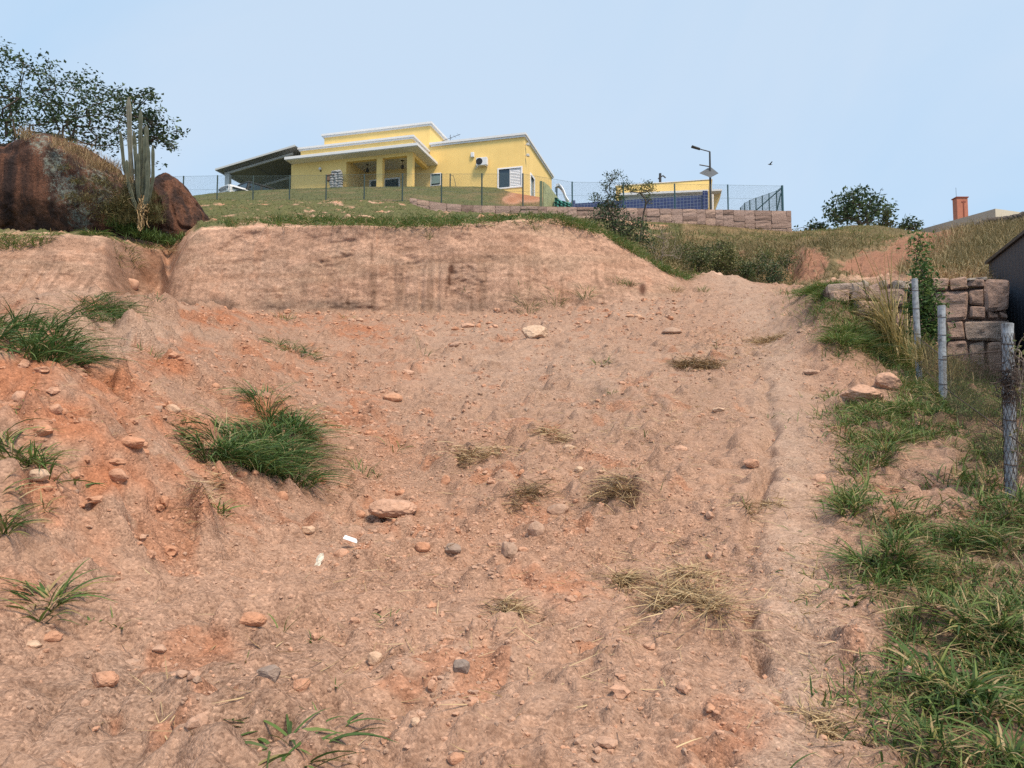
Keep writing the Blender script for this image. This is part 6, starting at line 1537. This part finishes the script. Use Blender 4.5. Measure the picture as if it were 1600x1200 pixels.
# ------------------------------------------------------------------ stones and clods
ST = 'loose stones on the bare slope'
for i, (px, py, w, h, t, ang, bury, lb) in enumerate([
    (836, 516, 48, 30, 1.0, .9, .25, 'largest pale flat stone below the bank'), (612, 798, 78, 31, .50, .35, .42, 'long tan stone half buried in the middle of the slope'), (390, 971, 46, 22, .74, .4, .15, 'flat orange stone in the left foreground'), (158, 1064, 42, 28, .66, .4, .2, 'orange tan stone in the lower left foreground'),
    (718, 1043, 33, 27, .05, .8, .2, 'dark grey stone in the middle foreground'), (418, 1046, 44, 32, .12, 1, .3, 'broken grey brown clod beside a flat blade'), (585, 1031, 26, 24, .95, .7, .2, 'pale crumbly stone left of the dark grey stone'), (612, 621, 33, 17, .80, .4, .2, 'salmon red stone on the middle slope'),
    (1053, 518, 36, 16, .3, .7, .3, 'brown stone beside the upper path'), (838, 830, 28, 28, .35, .6, .3, 'round tan clod right of the half buried stone'), (797, 860, 30, 32, .28, .8, .3, 'upright brown clod below the half buried stone'), (660, 857, 25, 18, .72, .5, .2, 'small orange stone below the half buried stone'),
    (706, 864, 34, 20, .15, .7, .3, 'grey clod right of the small orange stone'), (56, 746, 38, 22, 1.0, 1, .15, 'pale angular stone at the left edge of the slope'), (1176, 727, 30, 16, .62, .5, .2, 'orange brown stone in the upper wheel rut'), (532, 862, 30, 22, .6, .4, .35, 'tan clod under the white plastic scrap'),
    (481, 834, 24, 14, .95, .6, .35, 'small pale stone uphill of the paper scrap'), (1352, 612, 74, 30, .52, .9, .3, 'large flat sandy slab on the right verge'), (1390, 597, 50, 36, .50, 1, .25, 'blocky brown rock behind the sandy slab'), (300, 1058, 24, 16, .5, .7, .2, 'right one of two touching tan pebbles in the left foreground'),
    (283, 1056, 20, 14, .4, .7, .2, 'left one of two touching tan pebbles in the left foreground'), (78, 996, 34, 18, .66, .8, .3, 'orange clod below the lower left grass clump'), (48, 1006, 28, 12, .98, .6, .4, 'pale crumb heap left of the orange clod'), (203, 1032, 32, 14, .35, 1, .4, 'flat clod with a dark hollow in the left foreground'),
    (246, 1016, 26, 14, .42, .9, .4, 'rough brown clod in the left foreground'), (62, 676, 36, 22, .72, .7, .3, 'orange clod near the left edge'), (82, 638, 26, 20, .6, .8, .3, 'tan clod above the orange clod near the left edge'), (28, 620, 28, 24, .55, .9, .3, 'dull clod behind the creeping shoot at the left edge'), (205, 690, 44, 22, .74, .8, .3, 'long orange clod on the left mound'),
    (182, 748, 34, 30, .62, .9, .35, 'overhanging orange clod on the lower left mound'), (268, 634, 26, 18, .95, .8, .35, 'pale clod left of the largest grass clump'), (247, 637, 16, 14, .35, .8, .35, 'dark clod touching the pale clod'), (873, 798, 40, 22, .35, .6, .45, 'low tan lump in the middle of the slope'),
    (1016, 1010, 22, 12, .5, .6, .4, 'small tan stone below the largest straw heap'), (637, 578, 24, 14, .45, .6, .4, 'tan stone in the middle of the upper slope'), (715, 535, 24, 12, .4, .6, .4, 'small clod below the middle of the bank'), (655, 520, 22, 12, .4, .6, .4, 'grey brown clod at the foot of the bank'), (730, 510, 24, 12, .5, .6, .4, 'low pale clod at the foot of the bank'),
    (498, 745, 22, 20, .74, .5, .3, 'orange stone at the right end of the largest grass clump'), (440, 772, 20, 16, .7, .5, .35, 'orange clod below the largest grass clump'), (626, 768, 20, 14, .74, .7, .35, 'bright orange crumb uphill of the half buried stone'), (563, 806, 18, 14, .7, .5, .35, 'small orange crumb left of the half buried stone'),
    (697, 750, 16, 20, .7, .5, .35, 'orange crumb left of the pale straw heap'), (899, 930, 24, 14, .74, .6, .35, 'orange clod in the centre foreground'), (470, 1070, 30, 22, .68, .9, .45, 'crumbling orange clod beside a seedling'), (1110, 1110, 20, 14, .8, .8, .35, 'red crumb in the right foreground'), (650, 1128, 18, 14, .95, .7, .35, 'pale pebble in the bottom foreground'),
    (712, 1190, 26, 18, .66, .6, .35, 'tan orange stone cut by the bottom edge'), (1285, 745, 30, 22, .5, .8, .5, 'low clod on the verge edge'), (1270, 580, 26, 14, .35, .9, .45, 'dark rooted clod on the path edge'), (1065, 700, 24, 12, .5, .6, .4, 'small clod in the middle right of the slope'), (905, 735, 16, 10, 1.0, .7, .3, 'small whitish stone in the middle of the slope'),
    (890, 697, 22, 12, .95, .6, .4, 'whitish flat stone beside the greenish straw patch'), (1125, 640, 24, 8, .95, .6, .4, 'thin pale sliver on the upper slope'), (205, 435, 22, 22, .55, .3, .3, 'smooth tan stone at the mouth of the gully'), (960, 358, 12, 8, 1, .3, .3, 'pale round stone on the brow of the bank end'), (568, 338, 34, 9, .9, .5, .5, 'flat pale stone in the lawn above the bank')]):
    stone(lb, px, py, w, h, t, 400 + i, ang, bury, group=ST, sub=4 if w > 40 else 3)
# crumbs, gravel and small clods nobody could count
def gravel(name, weight, n, smin, smax, power, tint, sub=1, mt='rock'):
    bp, i, j = scatter(weight, n, power)
    Vv, Ff = ico(sub)
    s = smin * (smax / smin) ** (rng.random(n) ** 2.2)
    jit = 1 + rng.normal(0, .16, (n, len(Vv), 1))
    asp = rng.uniform(.6, 1.3, (n, 1, 3)); asp[:, :, 2] *= .75
    a_ = rng.random(n) * 6.283
    V = Vv[None] * jit * asp * s[:, None, None]
    c_, s_ = np.cos(a_)[:, None], np.sin(a_)[:, None]
    X = V[:, :, 0] * c_ - V[:, :, 1] * s_; Y = V[:, :, 0] * s_ + V[:, :, 1] * c_
    V = np.stack([X, Y, V[:, :, 2]], -1) + bp[:, None, :] + np.array([0, 0, 1.0]) * (s * .12)[:, None, None]
    Fa = (np.arange(n)[:, None, None] * len(Vv) + Ff[None]).reshape(-1, 3)
    tn = tint[0] + (tint[1] - tint[0]) * rng.random(n)
    orng = om[i, j] + rng.normal(0, .15, n); tn = np.where(orng > .62, rng.uniform(.6, .78, n), tn)
    o = blade_mesh(name, V.reshape(-1, 3), Fa, np.repeat(tn, len(Vv)), M[mt])
    o.data.polygons.foreach_set('use_smooth', np.zeros(len(o.data.polygons), bool))
    return tag(o, kind='stuff')
dirt = (1 - np.clip(verge, 0, 1) * .8) * (rowi < RI['I']) * (1 - bank) * (1 - .75 * np.clip(pathm, 0, 1)) * (rowi > RI['A'] + 20)
dens = dirt * np.clip(.35 + 1.2 * nC + .8 * nB, .08, 2)
gravel('gravel', dens * (GY < 8), 26000, .004, .016, .75, (.3, .62))
gravel('gravel', dens * (GY >= 8), 21000, .009, .038, .75, (.22, .6))
gravel('small_clods', dens * np.clip(.25 + blobs([(100, 640, 200, 120, 1), (300, 540, 200, 60, 1), (700, 760, 250, 150, .5)]), 0, 1), 3200, .009, .038, .75, (.40, .66), 2)
gravel('mound_clods', np.clip(om, 0, 1) * dirt * (pxg < 760) * (rowi > RI['B']), 900, .010, .048, .55, (.58, .78), 2)
gravel('bank_rubble', band(RI['H'] - 30, RI['H'] + 6, 4) * (pxg < 1060), 1300, .02, .09, .6, (.3, .9), 2)

# ------------------------------------------------------------------ litter and a bird
lp = hit(549, 856)
t = thing('plastic_scrap', 'small white plastic scrap lying on a tan clod', 'litter', lp)
mb = MB(); s = lp[1] / F_PX; R_ = np.array([1, 0, 0]); q = lp + np.array([0, -.02, .055])
a0 = np.array([math.cos(-.35), .1, math.sin(-.35)]); a1 = np.array([.25, .8, .55])
def pq(u, v, h=0): return q + a0 * u * s + a1 * v * s + np.array([0, -.4, .9]) * h
mb.box8([pq(-10, -4), pq(9, -4), pq(9, 4), pq(-10, 4), pq(-10, -4, .006), pq(9, -4, .006), pq(9, 4, .006), pq(-10, 4, .006)]); mb.build('strip', M['plastic'], t, bevel=.002)
mb = MB(); mb.box8([pq(9.2, -4), pq(12, -3), pq(11, 1), pq(9.2, 1), pq(9.2, -4, .005), pq(12, -3, .005), pq(11, 1, .005), pq(9.2, 1, .005)]); mb.build('tab', M['plastic'], t)
pp_ = hit(498, 884); mb = MB(); s = pp_[1] / F_PX
g_ = []
for j in range(5):
    for i in range(4):
        w = [5, 4, 6, 5, 2][j]
        g_.append(pp_ + np.array([(-w + 2 * w * i / 3 + (j - 2) * 1.2) * s, j * .008 + .008 * math.sin(i * 2 + j), (j * 4.5) * s + .006 * math.sin(i * 3)]))
o = mb.add(g_, [(j * 4 + i, j * 4 + i + 1, j * 4 + i + 5, j * 4 + i + 4) for j in range(4) for i in range(3)]).build('paper_scrap', M['paper'], fix=False, origin=pp_)
sm = o.modifiers.new('thick', 'SOLIDIFY'); sm.thickness = .0015
tag(o, 'crumpled dirty paper scrap standing in the soil left of the white plastic', 'litter')
bc = P(1203, 257, 60); mb = MB()
mb.tube([bc + np.array([x, 0, z]) for x, z in ((-.16, .0), (-.10, .02), (0, 0), (.10, -.01), (.2, 0))], [.01, .03, .05, .03, .012], 8)
for sgn in (-1, 1):
    mb.prism([bc + np.array([-.06, 0, .02]), bc + np.array([.06, 0, .0]), bc + np.array([.10, sgn * .34, .10]), bc + np.array([.03, sgn * .36, .12])], np.array([0, 0, .008]))
o = mb.build('bird', M['lamp'], fix=False, origin=bc); tag(o, 'small dark bird flying above the stone wall corner', 'bird')
